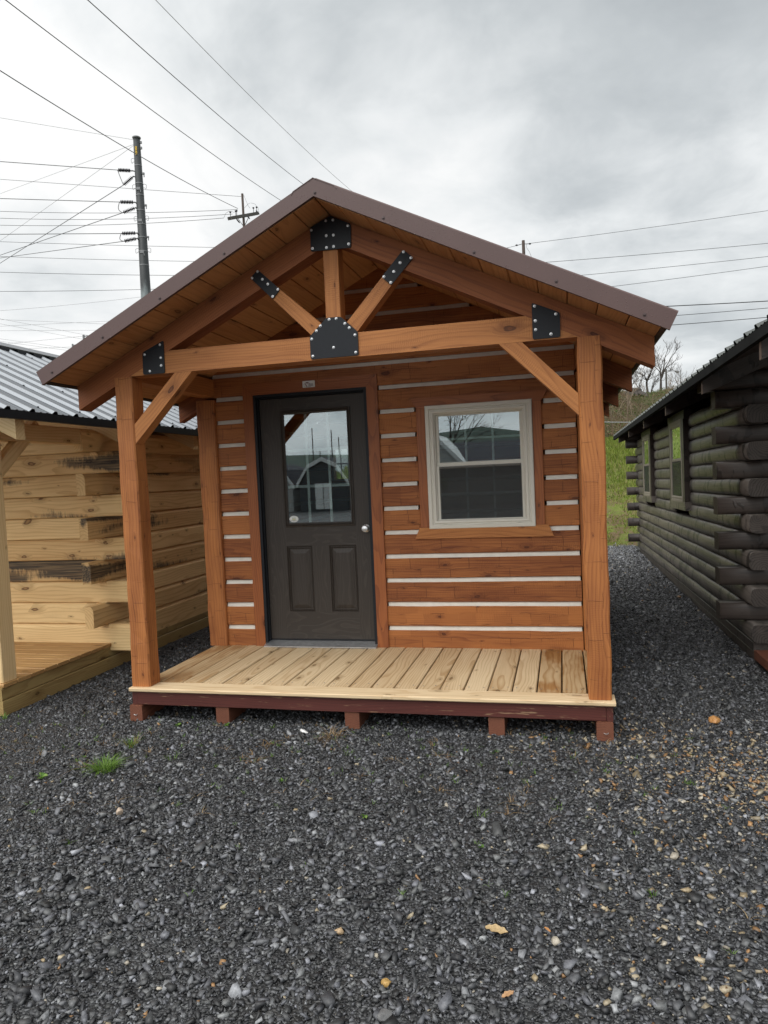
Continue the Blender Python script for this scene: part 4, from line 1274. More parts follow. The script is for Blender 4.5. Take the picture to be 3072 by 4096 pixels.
# ------------------------------------------------------------------ the dark log cabin on the right
def build_dark_cabin():
    C = thing('log_cabin', (4.30, 2.0, GZ), 'dark-stained log cabin with rounded logs crossing at its corners and two tan windows', 'cabin')
    P = 0.1435; Z0 = 0.068 - P
    Y0, Y1 = 0.0, 7.72           # local y of the two corner faces
    W = 4.2
    rows = 14
    T = 0.14; BUL = 0.055; EXT = 0.215
    def dlog(mb, p0, p1, zc, out, tone, BUL=0.042, pw=0.52):
        """log with a rounded outer face"""
        p0 = Vector((*p0, 0)); p1 = Vector((*p1, 0)); a = (p1 - p0); L = a.length; a.normalize(); o = Vector((*out, 0))
        h = P / 2 - 0.001
        prof = [(-T, -h), (-0.018, -h)] + [(-0.018 + (BUL + 0.006) * math.cos(t) ** pw, h * math.sin(t)) for t in np.linspace(-1.35, 1.35, 9)] + [(-0.018, h), (-T, h)]
        n = len(prof); k = max(2, int(L / 0.35)); V = []; G = []; F = []
        off = (random.uniform(0, 60), random.uniform(-0.1, 0.1), random.uniform(0.02, 0.15))
        for i in range(k + 1):
            t = L * i / k
            jd, jz, js = random.uniform(-0.004, 0.004), random.uniform(-0.003, 0.003), random.uniform(0.97, 1.03)
            for (d, z) in prof:
                dd = d if d <= -0.018 else (d + 0.018) * js - 0.018 + jd
                V.append(p0 + a * t + o * dd + Vector((0, 0, zc + z + (jz if d > -0.018 else 0)))); G.append((t + off[0], z + off[1], d + off[2]))
            if i:
                b = (i - 1) * n
                F += [(b + q, b + (q + 1) % n, b + n + (q + 1) % n, b + n + q) for q in range(n)]
        F += [tuple(range(n - 1, -1, -1)), tuple(k * n + q for q in range(n))]
        if a.cross(o).z > 0:
            F = [f[::-1] for f in F]
        mb.add(V, F, G, tone)
    side, front, side2, front2 = MB(), MB(), MB(), MB()
    wins = ((2.41, 3.31, 1.05, 2.06), (5.33, 6.27, 1.05, 2.06))
    ZO = 0.234 - 0.0                                      # local z = world z + 0.234 at the near corner
    for i in range(rows):
        zc = Z0 + P * (i + 0.5) + ZO
        passing = (i % 2 == 0)                            # side logs run past the corner on even courses
        ya, yb = (Y0 - EXT, Y1 + EXT) if passing else (Y0 + 0.0, Y1 - 0.0)
        segs = [(ya, yb)]
        for (w0, w1, wz0, wz1) in wins:
            if wz0 < zc < wz1:
                segs = [q for (s, e) in segs for q in ((s, min(e, w0)), (max(s, w1), e)) if q[1] - q[0] > 0.05]
        for s, e in segs:
            dlog(side, (0, s), (0, e), zc, (-1, 0), random.random())
        dlog(side2, (W, ya), (W, yb), zc, (1, 0), random.random())
        xa, xb = (-EXT, W + EXT) if not passing else (0.0, W)
        dlog(front, (xa, 0), (xb, 0), zc, (0, -1), random.random(), 0.040, 0.45)
        dlog(front2, (xa, Y1), (xb, Y1), zc, (0, 1), random.random())
    # gables
    zt = Z0 + P * rows + ZO; k = 0
    EXl, EZl = -0.40, 2.04 + ZO
    SLP = 0.40
    rzl = EZl + SLP * (W / 2 - EXl)
    z = zt
    while z < rzl - 0.15:
        h = (rzl - 0.08 - z) / SLP - 0.15
        if h < 0.1: break
        dlog(front, (W / 2 - h, 0), (W / 2 + h, 0), z + P / 2, (0, -1), random.random())
        dlog(front2, (W / 2 - h, Y1), (W / 2 + h, Y1), z + P / 2, (0, 1), random.random()); z += P
    wl = [side.build('wall', M['dark_log'], C), side2.build('wall', M['dark_log'], C), front.build('wall', M['dark_beam'], C), front2.build('wall', M['dark_beam'], C)]  # front logs get the darker timber colour to imitate porch shade
    for o in wl:
        o.matrix_parent_inverse = Matrix.Identity(4)
        o.data.polygons.foreach_set('use_smooth', [len(p.vertices) == 4 for p in o.data.polygons])
        o.data.materials.append(M['shaded_cut'])  # end faces carry painted-in porch shade
        o.data.polygons.foreach_set('material_index', [int(len(p.vertices) > 4) for p in o.data.polygons])
    parts = []
    def put(mb, name, m):
        o = mb.build(name, m, C); o.matrix_parent_inverse = Matrix.Identity(4); return o
    # sill boards below the logs
    s = MB()
    for z0, z1, x in ((0.085, 0.158, -0.012), (-0.12, 0.080, -0.004)):
        s.box(x, 0.06, -0.18, 2.2, z0, z1, axis=1, cham=0.004); s.box(x, 0.06, 2.203, 5.2, z0, z1, axis=1, cham=0.004); s.box(x, 0.06, 5.203, Y1, z0, z1, axis=1, cham=0.004)
        s.box(0.065, W, -0.16, -0.08, z0, z1, axis=0)
    put(s, 'sill', M['dark_beam'])
    s = MB(); s.box(-0.01, W, -1.6, -0.185, 0.03, 0.10, axis=0); put(s, 'porch_floor', M['skid'])
    for px0 in (0.0, W - 0.14):
        s = MB(); s.box(px0, px0 + 0.14, -1.58, -1.44, 0.101, 2.20, axis=2, n=10, jit=0.002, cham=0.01); put(s, 'post', M['dark_beam'])
    # roof
    for sgn in (-1, 1):
        m = MB()
        ex = W / 2 + sgn * (W / 2 - EXl)
        roof_sheet(m, W / 2, rzl, ex, EZl, -2.6, Y1 + 0.36, 0.236, 0.024, start=0.10)
        put(m, 'roof', M['dark_roof'])
        m = MB(); a = sgn
        m.prism([(ex, EZl - 0.004), (ex, EZl - 0.062), (ex - a * 0.03, EZl - 0.066), (ex - a * 0.03, EZl + 0.006)], -2.61, Y1 + 0.37)
        put(m, 'eave_trim', M['matte_dark'])
        m = MB(); h = abs(W / 2 - ex)
        m.prism([(W / 2, rzl - 0.006), (ex - a * 0.025, EZl - 0.006), (ex - a * 0.03, EZl - 0.028), (W / 2, rzl - 0.03)], -2.6, Y1 + 0.36)
        put(m, 'roof_deck', M['dark_beam'])
        for y in (-2.0, -0.38, 1.51, 3.41, 5.37, 7.2):
            m = MB(); e = W / 2 - (-0.37)
            top = lambda d: EZl - 0.03 + SLP * (W / 2 - EXl - d)
            m.prism([(W / 2 + a * e, top(e) - 0.145), (W / 2 + a * e, top(e)), (W / 2 + a * 0.003, top(0)), (W / 2 + a * 0.003, top(0) - 0.145)], y, y + 0.04)
            o = put(m, 'rafter', M['dark_beam'])
            m = MB(); x = W / 2 + a * (e + 0.0005); z0, z1 = top(e) - 0.144, top(e) - 0.001
            m.box(min(x, x + a * 0.003), max(x, x + a * 0.003), y + 0.001, y + 0.039, z0, z1, axis=2, cham=0.0005)
            q = m.build('rafter_end', M['dark_end'], C); q.matrix_parent_inverse = Matrix.Identity(4)
    # windows in the side wall: built facing -y, then turned to face the middle cabin
    for (w0, w1, wz0, wz1) in wins:
        f0 = (w0 + w1) / 2
        h = bpy.data.objects.new('tmp', None); COL.objects.link(h)
        hw = 0.42
        res = []
        before = set(bpy.data.objects)
        window_unit(None, -hw, hw, 0.945 + ZO, 1.905 + ZO, 0.0, 0.12, True, M['glass_dark'])
        for o in set(bpy.data.objects) - before:
            if o.data.materials[0] is M['vinyl']:
                o.data.materials[0] = M['vinyl_dark']
        t_ = MB(); t_.prism([(-0.58, 1.895 + ZO), (0.58, 1.895 + ZO), (0.60, 1.99 + ZO), (-0.60, 1.99 + ZO)], -0.012, 0.09); t_.build('window_trim', M['dark_beam'], None)
        t_ = MB(); t_.prism([(-0.58, 0.86 + ZO), (0.58, 0.86 + ZO), (0.55, 0.955 + ZO), (-0.55, 0.955 + ZO)], -0.018, 0.09); t_.build('window_trim', M['dark_log'], None)
        for sx in (-1, 1):
            t_ = MB(); t_.box(min(sx * 0.41, sx * 0.53), max(sx * 0.41, sx * 0.53), -0.014, 0.09, 0.956 + ZO, 1.894 + ZO, axis=2); t_.build('window_trim', M['dark_beam'], None)
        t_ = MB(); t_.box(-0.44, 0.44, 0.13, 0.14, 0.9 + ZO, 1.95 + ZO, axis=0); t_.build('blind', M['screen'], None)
        new = [o for o in bpy.data.objects if o not in before]
        T_ = Matrix.Translation((-0.068, f0, 0)) @ Matrix.Rotation(-math.pi / 2, 4, 'Z')
        S_ = Matrix.Diagonal((1, 0.25, 1, 1))
        for o in new:
            if o.parent is None:
                o.matrix_basis = T_ if o.name.startswith('window_trim') else T_ @ Matrix.Translation((0, -0.012, 0)) @ S_
                o.parent = C; o.matrix_parent_inverse = Matrix.Identity(4)
        bpy.data.objects.remove(h)
    ya = Vector((-0.007, 1, -0.0125)).normalized(); xa = Vector((1, 0.007, 0)).normalized(); za = xa.cross(ya).normalized()
    C.matrix_basis = Matrix(((xa.x, ya.x, za.x, 4.30), (xa.y, ya.y, za.y, 2.0), (xa.z, ya.z, za.z, GZ), (0, 0, 0, 1)))
    return C


build_dark_cabin()


# ------------------------------------------------------------------ crushed stone
def stones():
    # angular chips: box templates with jittered corners
    base = np.array([(sx, sy, sz) for sz in (-1, 1) for sy in (-1, 1) for sx in (-1, 1)], dtype=float)
    quads = np.array([(0, 2, 3, 1), (4, 5, 7, 6), (0, 1, 5, 4), (2, 6, 7, 3), (0, 4, 6, 2), (1, 3, 7, 5)])
    NTM = 40
    temps = base[None] * np.array([0.72, 0.72, 0.8]) + rng.uniform(-0.5, 0.5, (NTM, 8, 3)) * np.array([1, 1, 0.14])
    temps[:, 4:, 2] += temps[:, 4:, 0] * rng.normal(0, 0.30, (NTM, 1)) + temps[:, 4:, 1] * rng.normal(0, 0.30, (NTM, 1))
    temps[:, 4:, :2] *= rng.uniform(0.7, 1.0, (NTM, 1, 1))
    temps[:, :, :2] *= rng.uniform(0.85, 1.15, (NTM, 1, 2))
    zones = [  # x0,x1,y0,y1,count,median radius,spread
        (-2.4, 6.4, -3.3, -1.2, 125000, 0.0060, 0.42), (-2.6, 6.6, -1.2, 0.9, 105000, 0.0066, 0.38),
        (-1.15, 0.25, 0.9, 4.0, 9000, 0.0078, 0.35), (2.9, 4.45, 0.9, 4.5, 24000, 0.0082, 0.35), (2.6, 4.5, 4.5, 11.0, 26000, 0.0105, 0.35),
        (-2.4, 6.4, -3.3, 0.6, 7500, 0.0115, 0.22), (0.6, 4.0, -3.0, -1.3, 900, 0.0145, 0.22)]
    VV = []; CC = []
    for zi, (x0, x1, y0, y1, n, r, sp) in enumerate(zones):
        x = rng.uniform(x0, x1, n); y = rng.uniform(y0, y1, n)
        keep = ~(((x > 0.2) & (x < 2.95) & (y > 0.55)) | ((x < -1.06) & (y > -0.05)) | ((x > 4.29 - 0.007 * (y - 2)) & (y > 0.4)))
        # loose sweep: coarse stone lies in drifts
        dr = 0.5 + 0.5 * np.sin(x * 1.9 + 0.8 * np.sin(y * 2.3)) * np.sin(y * 2.7 + x * 0.6)
        if zi >= 5:
            keep &= rng.random(n) < 0.35 + 0.65 * dr
        x = x[keep]; y = y[keep]; n = len(x)
        s = r * np.exp(rng.normal(0, sp, n)); s = np.clip(s, 0.003, 0.034)
        fine = 1 - smooth(-0.3, 0.9, x + 0.45 * (y + 1.9))      # packed fines towards the near left
        s = s * (1 - 0.42 * fine * (y < 0))
        s = np.where((zi >= 5) & (rng.random(n) < 0.88 * fine), 0.006, s)
        T = temps[rng.integers(0, NTM, n)] * s[:, None, None]
        T = T * np.stack([rng.uniform(0.8, 1.35, n), rng.uniform(0.6, 1.05, n), rng.uniform(0.30, 0.66, n)], -1)[:, None, :]
        an = rng.uniform(0, 2 * np.pi, n); tl = np.clip(rng.normal(0, 0.42, n), -0.95, 0.95); ta = rng.uniform(0, 2 * np.pi, n)
        ca, sa = np.cos(an), np.sin(an)
        X = T[..., 0] * ca[:, None] - T[..., 1] * sa[:, None]; Y = T[..., 0] * sa[:, None] + T[..., 1] * ca[:, None]; Z = T[..., 2]
        Z = Z + (X * np.cos(ta)[:, None] + Y * np.sin(ta)[:, None]) * np.tan(tl)[:, None]
        gz = GZ - 0.0 * y
        P3 = np.stack([X + x[:, None], Y + y[:, None], Z + (gz + s * rng.uniform(0.05, 0.5, n) + (0.004 if zi >= 5 else 0))[:, None]], -1)
        # colour: dark slate greys, some pale, tan and rust where they collect
        u = rng.random(n)
        g = 0.016 + 0.125 * rng.random(n) ** 1.6
        g = np.where(u > 0.93, rng.uniform(0.14, 0.27, n), g)
        g = g * np.where(zi >= 5, 1.3, 1.0) * (1 + 1.1 * smooth(6.5, 9.5, y))
        c = np.stack([g * 0.97, g, g * rng.uniform(1.0, 1.12, n)], -1)
        tanp = 0.010 + 0.33 * np.exp(-(((x - 3.95) / 0.6) ** 2 + ((y + 0.55) / 0.5) ** 2)) + 0.16 * np.exp(-(((x - 3.2) / 0.6) ** 2 + ((y - 0.05) / 0.35) ** 2)) + 0.05 * (x > 2.9) * (y < -0.3)
        ist = rng.random(n) < tanp
        tc = np.array([(0.33, 0.26, 0.16), (0.38, 0.32, 0.22), (0.30, 0.17, 0.075), (0.40, 0.36, 0.29)])[rng.integers(0, 4, n)] * rng.uniform(0.6, 1.1, n)[:, None]
        c = np.where(ist[:, None], tc, c)
        VV.append(P3.reshape(-1, 3)); CC.append(np.repeat(c, 8, axis=0))
    V = np.concatenate(VV); Cc = np.concatenate(CC); n = len(V) // 8
    F = (quads[None] + 8 * np.arange(n)[:, None, None]).reshape(-1, 4)
    o = npmesh('gravel_stones', V, F, M['stones'], 'stone_col', Cc)
    tag(o, 'loose dark grey crushed stone strewn over the whole yard', 'gravel', kind='stuff')


stones()


def rock(name, loc, size, col, label, group=None):
    bm = bmesh.new(); bmesh.ops.create_icosphere(bm, subdivisions=2, radius=1.0)
    sd = random.uniform(0, 100)
    planes = [(Vector((random.gauss(0, 1), random.gauss(0, 1), random.gauss(0, 1))).normalized(), random.uniform(0.55, 0.85)) for _ in range(9)]
    for v in bm.verts:
        for nn, dd in planes:
            k = v.co.dot(nn)
            if k > dd: v.co -= nn * (k - dd)
        v.co *= 1 + 0.05 * math.sin(v.co.x * 7 + sd) * math.sin(v.co.y * 6 + sd)
        v.co = Vector((v.co.x * size[0], v.co.y * size[1], v.co.z * size[2]))
    me = bpy.data.meshes.new(name); bm.to_mesh(me); bm.free()
    a = me.attributes.new('stone_col', 'FLOAT_COLOR', 'POINT')
    a.data.foreach_set('color', np.tile(np.array([*col, 1.0], dtype=np.float32), len(me.vertices)))
    me.materials.append(M['stones'])
    o = bpy.data.objects.new(name, me); COL.objects.link(o); o.location = loc; o.rotation_euler = (random.uniform(-.2, .2), random.uniform(-.2, .2), random.uniform(0, 6))
    return tag(o, label, 'stone', group)


rock('stone', (3.72, 0.37, GZ + 0.016), (0.048, 0.038, 0.030), (0.45, 0.22, 0.07), 'fist-sized orange-brown stone lying in the gravel alley beside the dark cabin')
rock('stone', (2.283, -2.206, GZ + 0.012), (0.020, 0.015, 0.012), (0.40, 0.25, 0.08), 'bright yellow-orange pebble near the bottom centre of the gravel')
rock('stone', (2.06, -1.98, GZ + 0.010), (0.020, 0.017, 0.013), (0.42, 0.30, 0.18), 'peach-coloured pebble left of the fallen tan leaf in the gravel')
rock('stone', (2.31, -2.335, GZ + 0.010), (0.026, 0.024, 0.016), (0.13, 0.13, 0.13), 'squarish flat mid-grey stone at the bottom edge of the photo')
rock('stone', (1.23, -0.093, GZ + 0.006), (0.05, 0.016, 0.010), (0.75, 0.75, 0.74), 'long white stone chip in the gravel in front of the porch deck')
rock('stone', (0.71, -1.28, GZ + 0.012), (0.024, 0.02, 0.022), (0.42, 0.33, 0.25), 'pale pinkish upright stone in the gravel at the left below the grass tuft')


# ------------------------------------------------------------------ weeds in the gravel
GREENS = [(0.12, 0.23, 0.03), (0.17, 0.30, 0.045), (0.08, 0.17, 0.025), (0.21, 0.32, 0.08)]
STRAWS = [(0.34, 0.22, 0.10), (0.27, 0.16, 0.07), (0.42, 0.31, 0.17)]


def blades(n, spread, hgt, wid, cols, lean=0.6, segs=4, droop=0.5):
    V = []; F = []; Cc = []
    for _ in range(n):
        an = random.uniform(0, 6.283); rr = spread * math.sqrt(random.random())
        x, y = rr * math.cos(an), rr * math.sin(an)
        dirn = an + random.uniform(-0.9, 0.9); h = hgt * random.uniform(0.45, 1.1); ln = lean * random.uniform(0.2, 1.2); w = wid * random.uniform(0.6, 1.2)
        c = random.choice(cols); k = random.uniform(0.75, 1.2); o = len(V)
        px, py = -math.sin(dirn), math.cos(dirn)
        for s in range(segs + 1):
            t = s / segs
            d = h * ln * t ** 1.6; z = h * (t - droop * ln * t * t * 0.5)
            ww = w * (1 - t) ** 0.7 * 0.5 + 0.0002
            for sg in (-1, 1):
                V.append((x + math.cos(dirn) * d + px * ww * sg, y + math.sin(dirn) * d + py * ww * sg, z)); Cc.append([q * k for q in c])
            if s: F.append((o + 2 * s - 2, o + 2 * s - 1, o + 2 * s + 1, o + 2 * s))
    return np.array(V), np.array(F), np.array(Cc)


def tuft(name, loc, label, cat, group=None, **kw):
    V, F, Cc = blades(**kw)
    o = npmesh(name, V, F, M['blade'], 'leaf_col', Cc); o.location = (loc[0], loc[1], GZ + 0.004)
    return tag(o, label, cat, group)


tuft('grass_tuft', (0.305, -0.82), 'largest bright green grass tuft in the gravel left of the porch', 'grass', n=190, spread=0.055, hgt=0.092, wid=0.0045, cols=GREENS, lean=1.35, droop=0.75)
tuft('grass_tuft', (0.245, -0.47), 'smaller spreading green grass tuft between the big tuft and the porch corner', 'grass', n=55, spread=0.035, hgt=0.085, wid=0.004, cols=GREENS + STRAWS[:1], lean=1.1)
tuft('grass_tuft', (-1.02, -0.10), 'small thin grass tuft at the front corner of the pale pine cabin', 'grass', n=16, spread=0.02, hgt=0.05, wid=0.004, cols=GREENS, lean=0.8)


def leafy(name, loc, label, n, size, group=None, cols=GREENS):
    """low rosette of rounded leaves"""
    V = []; F = []; Cc = []
    for i in range(n):
        an = i * 2.4 + random.uniform(-0.3, 0.3); L = size * random.uniform(0.6, 1.1); w = L * random.uniform(0.45, 0.65)
        c = random.choice(cols); k = random.uniform(0.8, 1.25); o = len(V); lift = random.uniform(0.15, 0.7)
        for (t, ww) in ((0.1, 0.08), (0.4, 0.8), (0.7, 1.0), (0.9, 0.6), (1.0, 0.1)):
            for sg in (-1, 1):
                V.append((math.cos(an) * L * t - math.sin(an) * w * ww * 0.5 * sg, math.sin(an) * L * t + math.cos(an) * w * ww * 0.5 * sg, L * lift * math.sin(t * 2.3) + 0.003 * sg)); Cc.append([q * k for q in c])
        for s in range(1, 5): F.append((o + 2 * s - 2, o + 2 * s - 1, o + 2 * s + 1, o + 2 * s))
    o = npmesh(name, np.array(V), np.array(F), M['blade'], 'leaf_col', np.array(Cc)); o.location = (loc[0], loc[1], GZ + 0.006)
    return tag(o, label, 'weed', group)


leafy('broadleaf_weed', (0.0, -0.965), 'flat broad-leaved green weed at the left, lower left of the big grass tuft', 11, 0.034)
leafy('broadleaf_weed', (0.34, -0.085), 'small leafy weed just in front of the left end skid of the porch', 9, 0.022)
leafy('broadleaf_weed', (0.67, -0.045), 'small leafy weed beside the second skid from the left', 9, 0.022)
leafy('broadleaf_weed', (0.05, -0.675), 'small leafy weed left of and just behind the big grass tuft', 8, 0.02)
leafy('broadleaf_weed', (1.37, -0.82), 'bright green seedling alone in the open gravel below the middle skid', 9, 0.018)
leafy('broadleaf_weed', (1.92, -1.15), 'bright green seedling in the middle of the open gravel', 9, 0.018)
leafy('broadleaf_weed', (2.48, -1.33), 'green seedling in the open gravel towards the lower right', 9, 0.018)
for px_, py_, lb in ((2.45, -1.06, 'thin sprawling green weed in the gravel below the fourth skid'), (0.62, -0.62, 'wispy green weed in the gravel right of the big grass tuft'), (1.62, -0.42, 'wispy green weed in the gravel below the middle of the deck')):
    tuft('grass_tuft', (px_, py_), lb, 'grass', n=14, spread=0.03, hgt=0.04, wid=0.003, cols=GREENS, lean=1.0)
tuft('dead_grass_clump', (1.44, -0.16), 'flattened clump of tan dead grass in front of the middle skid', 'dead grass', n=45, spread=0.05, hgt=0.10, wid=0.003, cols=STRAWS, lean=2.0, droop=0.95)
tuft('dead_grass_clump', (0.15, -0.80), 'small brown dead grass sprig left of the big green tuft', 'dead grass', n=14, spread=0.03, hgt=0.07, wid=0.003, cols=STRAWS, lean=2.0, droop=0.95)


def scatter_weeds():
    VV, FF, CC = [], [], []; o = 0
    for _ in range(520):
        x = random.uniform(-1.0, 3.6); y = random.uniform(-1.9, 0.1)
        if random.random() > math.exp(-((y + 0.35) / 0.55) ** 2) + 0.12: continue
        dead = random.random() < 0.35
        V, F, Cc = blades(random.randint(3, 8), 0.012, 0.026 if not dead else 0.05, 0.0026, STRAWS if dead else GREENS, 1.1 if not dead else 2.2, 3, 0.9)
        VV.append(V + np.array([x, y, GZ + 0.006])); FF.append(F + o); CC.append(Cc); o += len(V)
    ob = npmesh('sparse_weeds', np.concatenate(VV), np.concatenate(FF), M['blade'], 'leaf_col', np.concatenate(CC))
    tag(ob, 'scattered tiny green and straw-coloured weeds poking through the gravel', 'weeds', kind='stuff')


scatter_weeds()


def dry_leaf(loc, rz, L, W, col, label):
    V = []; F = []
    n = 9
    for i in range(n):
        t = i / (n - 1)
        w = W * math.sin(math.pi * min(1, t * 0.97 + 0.03)) ** 0.7 * (1 + 0.28 * math.sin(t * 19))
        for s, sg in enumerate((-1, 0, 1)):
            V.append(((t - 0.5) * L, sg * w * 0.5, 0.012 * L * 6 * (abs(sg) * 0.6 + 0.5 * math.sin(t * 5))))
    top = len(V)
    V += [(a, b, c - 0.0012) for a, b, c in V]
    for i in range(n - 1):
        for s in range(2):
            a = i * 3 + s
            F.append((a, a + 3, a + 4, a + 1)); F.append((top + a, top + a + 1, top + a + 4, top + a + 3))
    o = npmesh('dead_leaf', np.array(V), np.array(F), M['stones'], 'stone_col', np.tile(np.array(col), (len(V), 1)))
    o.location = (*loc, GZ + 0.022); o.rotation_euler = (0.1, -0.1, rz)
    return tag(o, label, 'leaf')


dry_leaf((2.60, -1.90), -0.3, 0.085, 0.035, (0.40, 0.29, 0.15), 'tan lobed dead leaf lying on the gravel right of centre near the bottom')
dry_leaf((2.66, -2.20), 0.7, 0.045, 0.018, (0.38, 0.22, 0.11), 'small orange-brown dead leaf at the bottom right of the gravel')
dry_leaf((2.77, -1.87), -0.9, 0.036, 0.010, (0.42, 0.20, 0.07), 'narrow rust-brown leaf scrap right of the tan lobed leaf')

# ------------------------------------------------------------------ bank vegetation and bare trees
def gh(x, y):
    return float(ground_h(x, y))


def bank_grass():
    VV, FF, CC = [], [], []
    n = 52000
    x = rng.uniform(-6.0, 11.0, n); y = 10.75 + (rng.random(n) ** 1.1) * 8.7
    near = rng.random(n) < 0.5
    x = np.where(near, rng.uniform(2.2, 6.2, n), x)
    patch = np.sin(x * 2.1 + 1.3 * np.sin(y * 1.7)) * np.sin(y * 2.6 + x * 0.9) + 0.5 * np.sin(x * 5.3 + y * 4.1)
    keep = (patch + 0.42 * (y - 11.5) > rng.uniform(-0.5, 0.9, n))
    x, y, patch = x[keep], y[keep], patch[keep]; n = len(x)
    z = ground_h(x, y) - 0.01
    h = (0.055 + 0.10 * smooth(12.5, 17, y)) * rng.uniform(0.5, 1.25, n); w = 0.010 * rng.uniform(0.6, 1.3, n)
    an = rng.uniform(0, 6.283, n); ln = rng.uniform(0.1, 0.8, n); wa = rng.uniform(0, 6.283, n)
    dx, dy = np.cos(wa) * w, np.sin(wa) * w
    lx, ly = np.cos(an) * ln * h, np.sin(an) * ln * h
    p0 = np.stack([x - dx, y - dy, z], -1); p1 = np.stack([x + dx, y + dy, z], -1)
    p2 = np.stack([x + dx * 0.6 + lx * 0.4, y + dy * 0.6 + ly * 0.4, z + h * 0.6], -1); p3 = np.stack([x - dx * 0.6 + lx * 0.4, y - dy * 0.6 + ly * 0.4, z + h * 0.6], -1)
    p4 = np.stack([x + lx, y + ly, z + h], -1)
    V = np.stack([p0, p1, p2, p3, p4, p4 + np.array([0.0005, 0, 0])], 1).reshape(-1, 3)
    b = 6 * np.arange(n)[:, None]
    F = np.concatenate([b + np.array([[0, 1, 2, 3]]), b + np.array([[3, 2, 5, 4]])])
    pal = np.array([(0.19, 0.26, 0.04), (0.26, 0.32, 0.055), (0.14, 0.19, 0.035), (0.31, 0.33, 0.085), (0.34, 0.28, 0.14)])
    pr = rng.choice(5, n, p=(0.32, 0.3, 0.18, 0.13, 0.07))
    pr = np.where((y < 13.2) & (rng.random(n) < 0.25), 4, pr)
    c = pal[pr] * rng.uniform(0.7, 1.2, n)[:, None]
    o = npmesh('bank_grass', V, F, M['blade'], 'leaf_col', np.repeat(c, 6, axis=0))
    tag(o, 'bright green grass growing in patches on the bank behind the cabins', 'grass', kind='stuff')


bank_grass()


def branch(mb, p, d, L, r, depth, spread, wig=0.16, ratio=0.72, up=0.25, sides=4, minr=0.004):
    """recursive bare branch; returns nothing, adds tapered tubes"""
    n = 4 if depth > 2 else 3
    pts = [p.copy()]; rs = [r]
    q = p.copy(); dd = d.copy()
    r1 = max(r * 0.62, minr * 0.7)
    for i in range(n):
        dd = (dd + Vector((random.gauss(0, wig), random.gauss(0, wig), random.gauss(0, wig) + up * 0.15))).normalized()
        q = q + dd * (L / n); pts.append(q.copy()); rs.append(r + (r1 - r) * (i + 1) / n)
    mb.tube(pts, rs, sides if r > 0.02 else 3, cap=False, tone=0.5)
    if depth <= 0: return
    k = random.choice((2, 2, 3, 3))
    for i in range(k):
        t = 1.0 if i == 0 else random.uniform(0.45, 0.95)
        ii = min(int(t * n), n); b = pts[ii]
        ax = Vector((random.gauss(0, 1), random.gauss(0, 1), random.gauss(0, 0.6)))
        side = (ax - dd * ax.dot(dd)).normalized()
        a = spread * (random.uniform(0.3, 0.6) if i == 0 else random.uniform(0.7, 1.25))
        nd = (dd * math.cos(a) + side * math.sin(a) + Vector((0, 0, up * 0.3))).normalized()
        branch(mb, b, nd, L * ratio * random.uniform(0.75, 1.15), max(r1 * (0.9 if i == 0 else random.uniform(0.55, 0.8)), minr), depth - 1, spread, wig, ratio, up, sides, minr)


def bare_tree(px, depth_m, h, r, label, lean=0.0, depth=6, spread=0.62, trunk_frac=0.34, group='bare trees on the hill'):
    base = at(px, 1555, depth_m)
    z = gh(base.x, base.y) - 0.1
    t = thing('bare_tree', (base.x, base.y, z), label, 'tree', group)
    p = Vector((base.x, base.y, z)); d = Vector((lean, 0, 1)).normalized()
    tr = MB(); L = h * trunk_frac
    pts = [p]; rs = [r * 1.25]
    for i in range(5):
        d = (d + Vector((random.gauss(0, 0.06), random.gauss(0, 0.06), 0.05))).normalized(); pts.append(pts[-1] + d * L / 5); rs.append(r * (1 - 0.09 * i))
    tr.tube(pts, rs, 7); tr.build('trunk', M['bark'], t)
    cr = MB()
    for i in range(3):
        a = random.uniform(0, 6.28) if i else lean
        nd = (d + Vector((math.cos(a + i * 2.1) * 0.45, math.sin(a + i * 2.1) * 0.45, 0.2))).normalized()
        branch(cr, pts[-1 - (i == 2)], nd, h * 0.25, r * 0.66, depth - 1, spread, 0.14, 0.76, 0.32, 5, 0.0055)
    cr.build('branches', M['bark'], t)
    return t


random.seed(21)
bare_tree(2642, 36.5, 2.75, 0.075, 'tall bare tree with forked trunk right behind the street lamp', 0.02, 6)
bare_tree(2592, 36.0, 2.25, 0.068, 'bare tree with a low-forking trunk between the roof corner and the lamp', -0.05, 6)
bare_tree(2560, 38.0, 2.1, 0.04, 'slender bare tree left of the low-forking one, half behind the roof corner', -0.1, 5)
bare_tree(2515, 37.0, 1.5, 0.035, 'small bare tree at the left, just beyond the cabin eave', -0.15, 5)
bare_tree(2608, 39.5, 1.8, 0.035, 'thin bare sapling on the hill crest behind the low-forking tree', 0.0, 5)
bare_tree(2712, 38.0, 1.9, 0.036, 'short bare tree right of the street lamp just above the dark roof', 0.1, 5)
bare_tree(2455, 38.5, 1.8, 0.04, 'bare tree on the hill hidden mostly by the stained cabin eave', 0.0, 5)


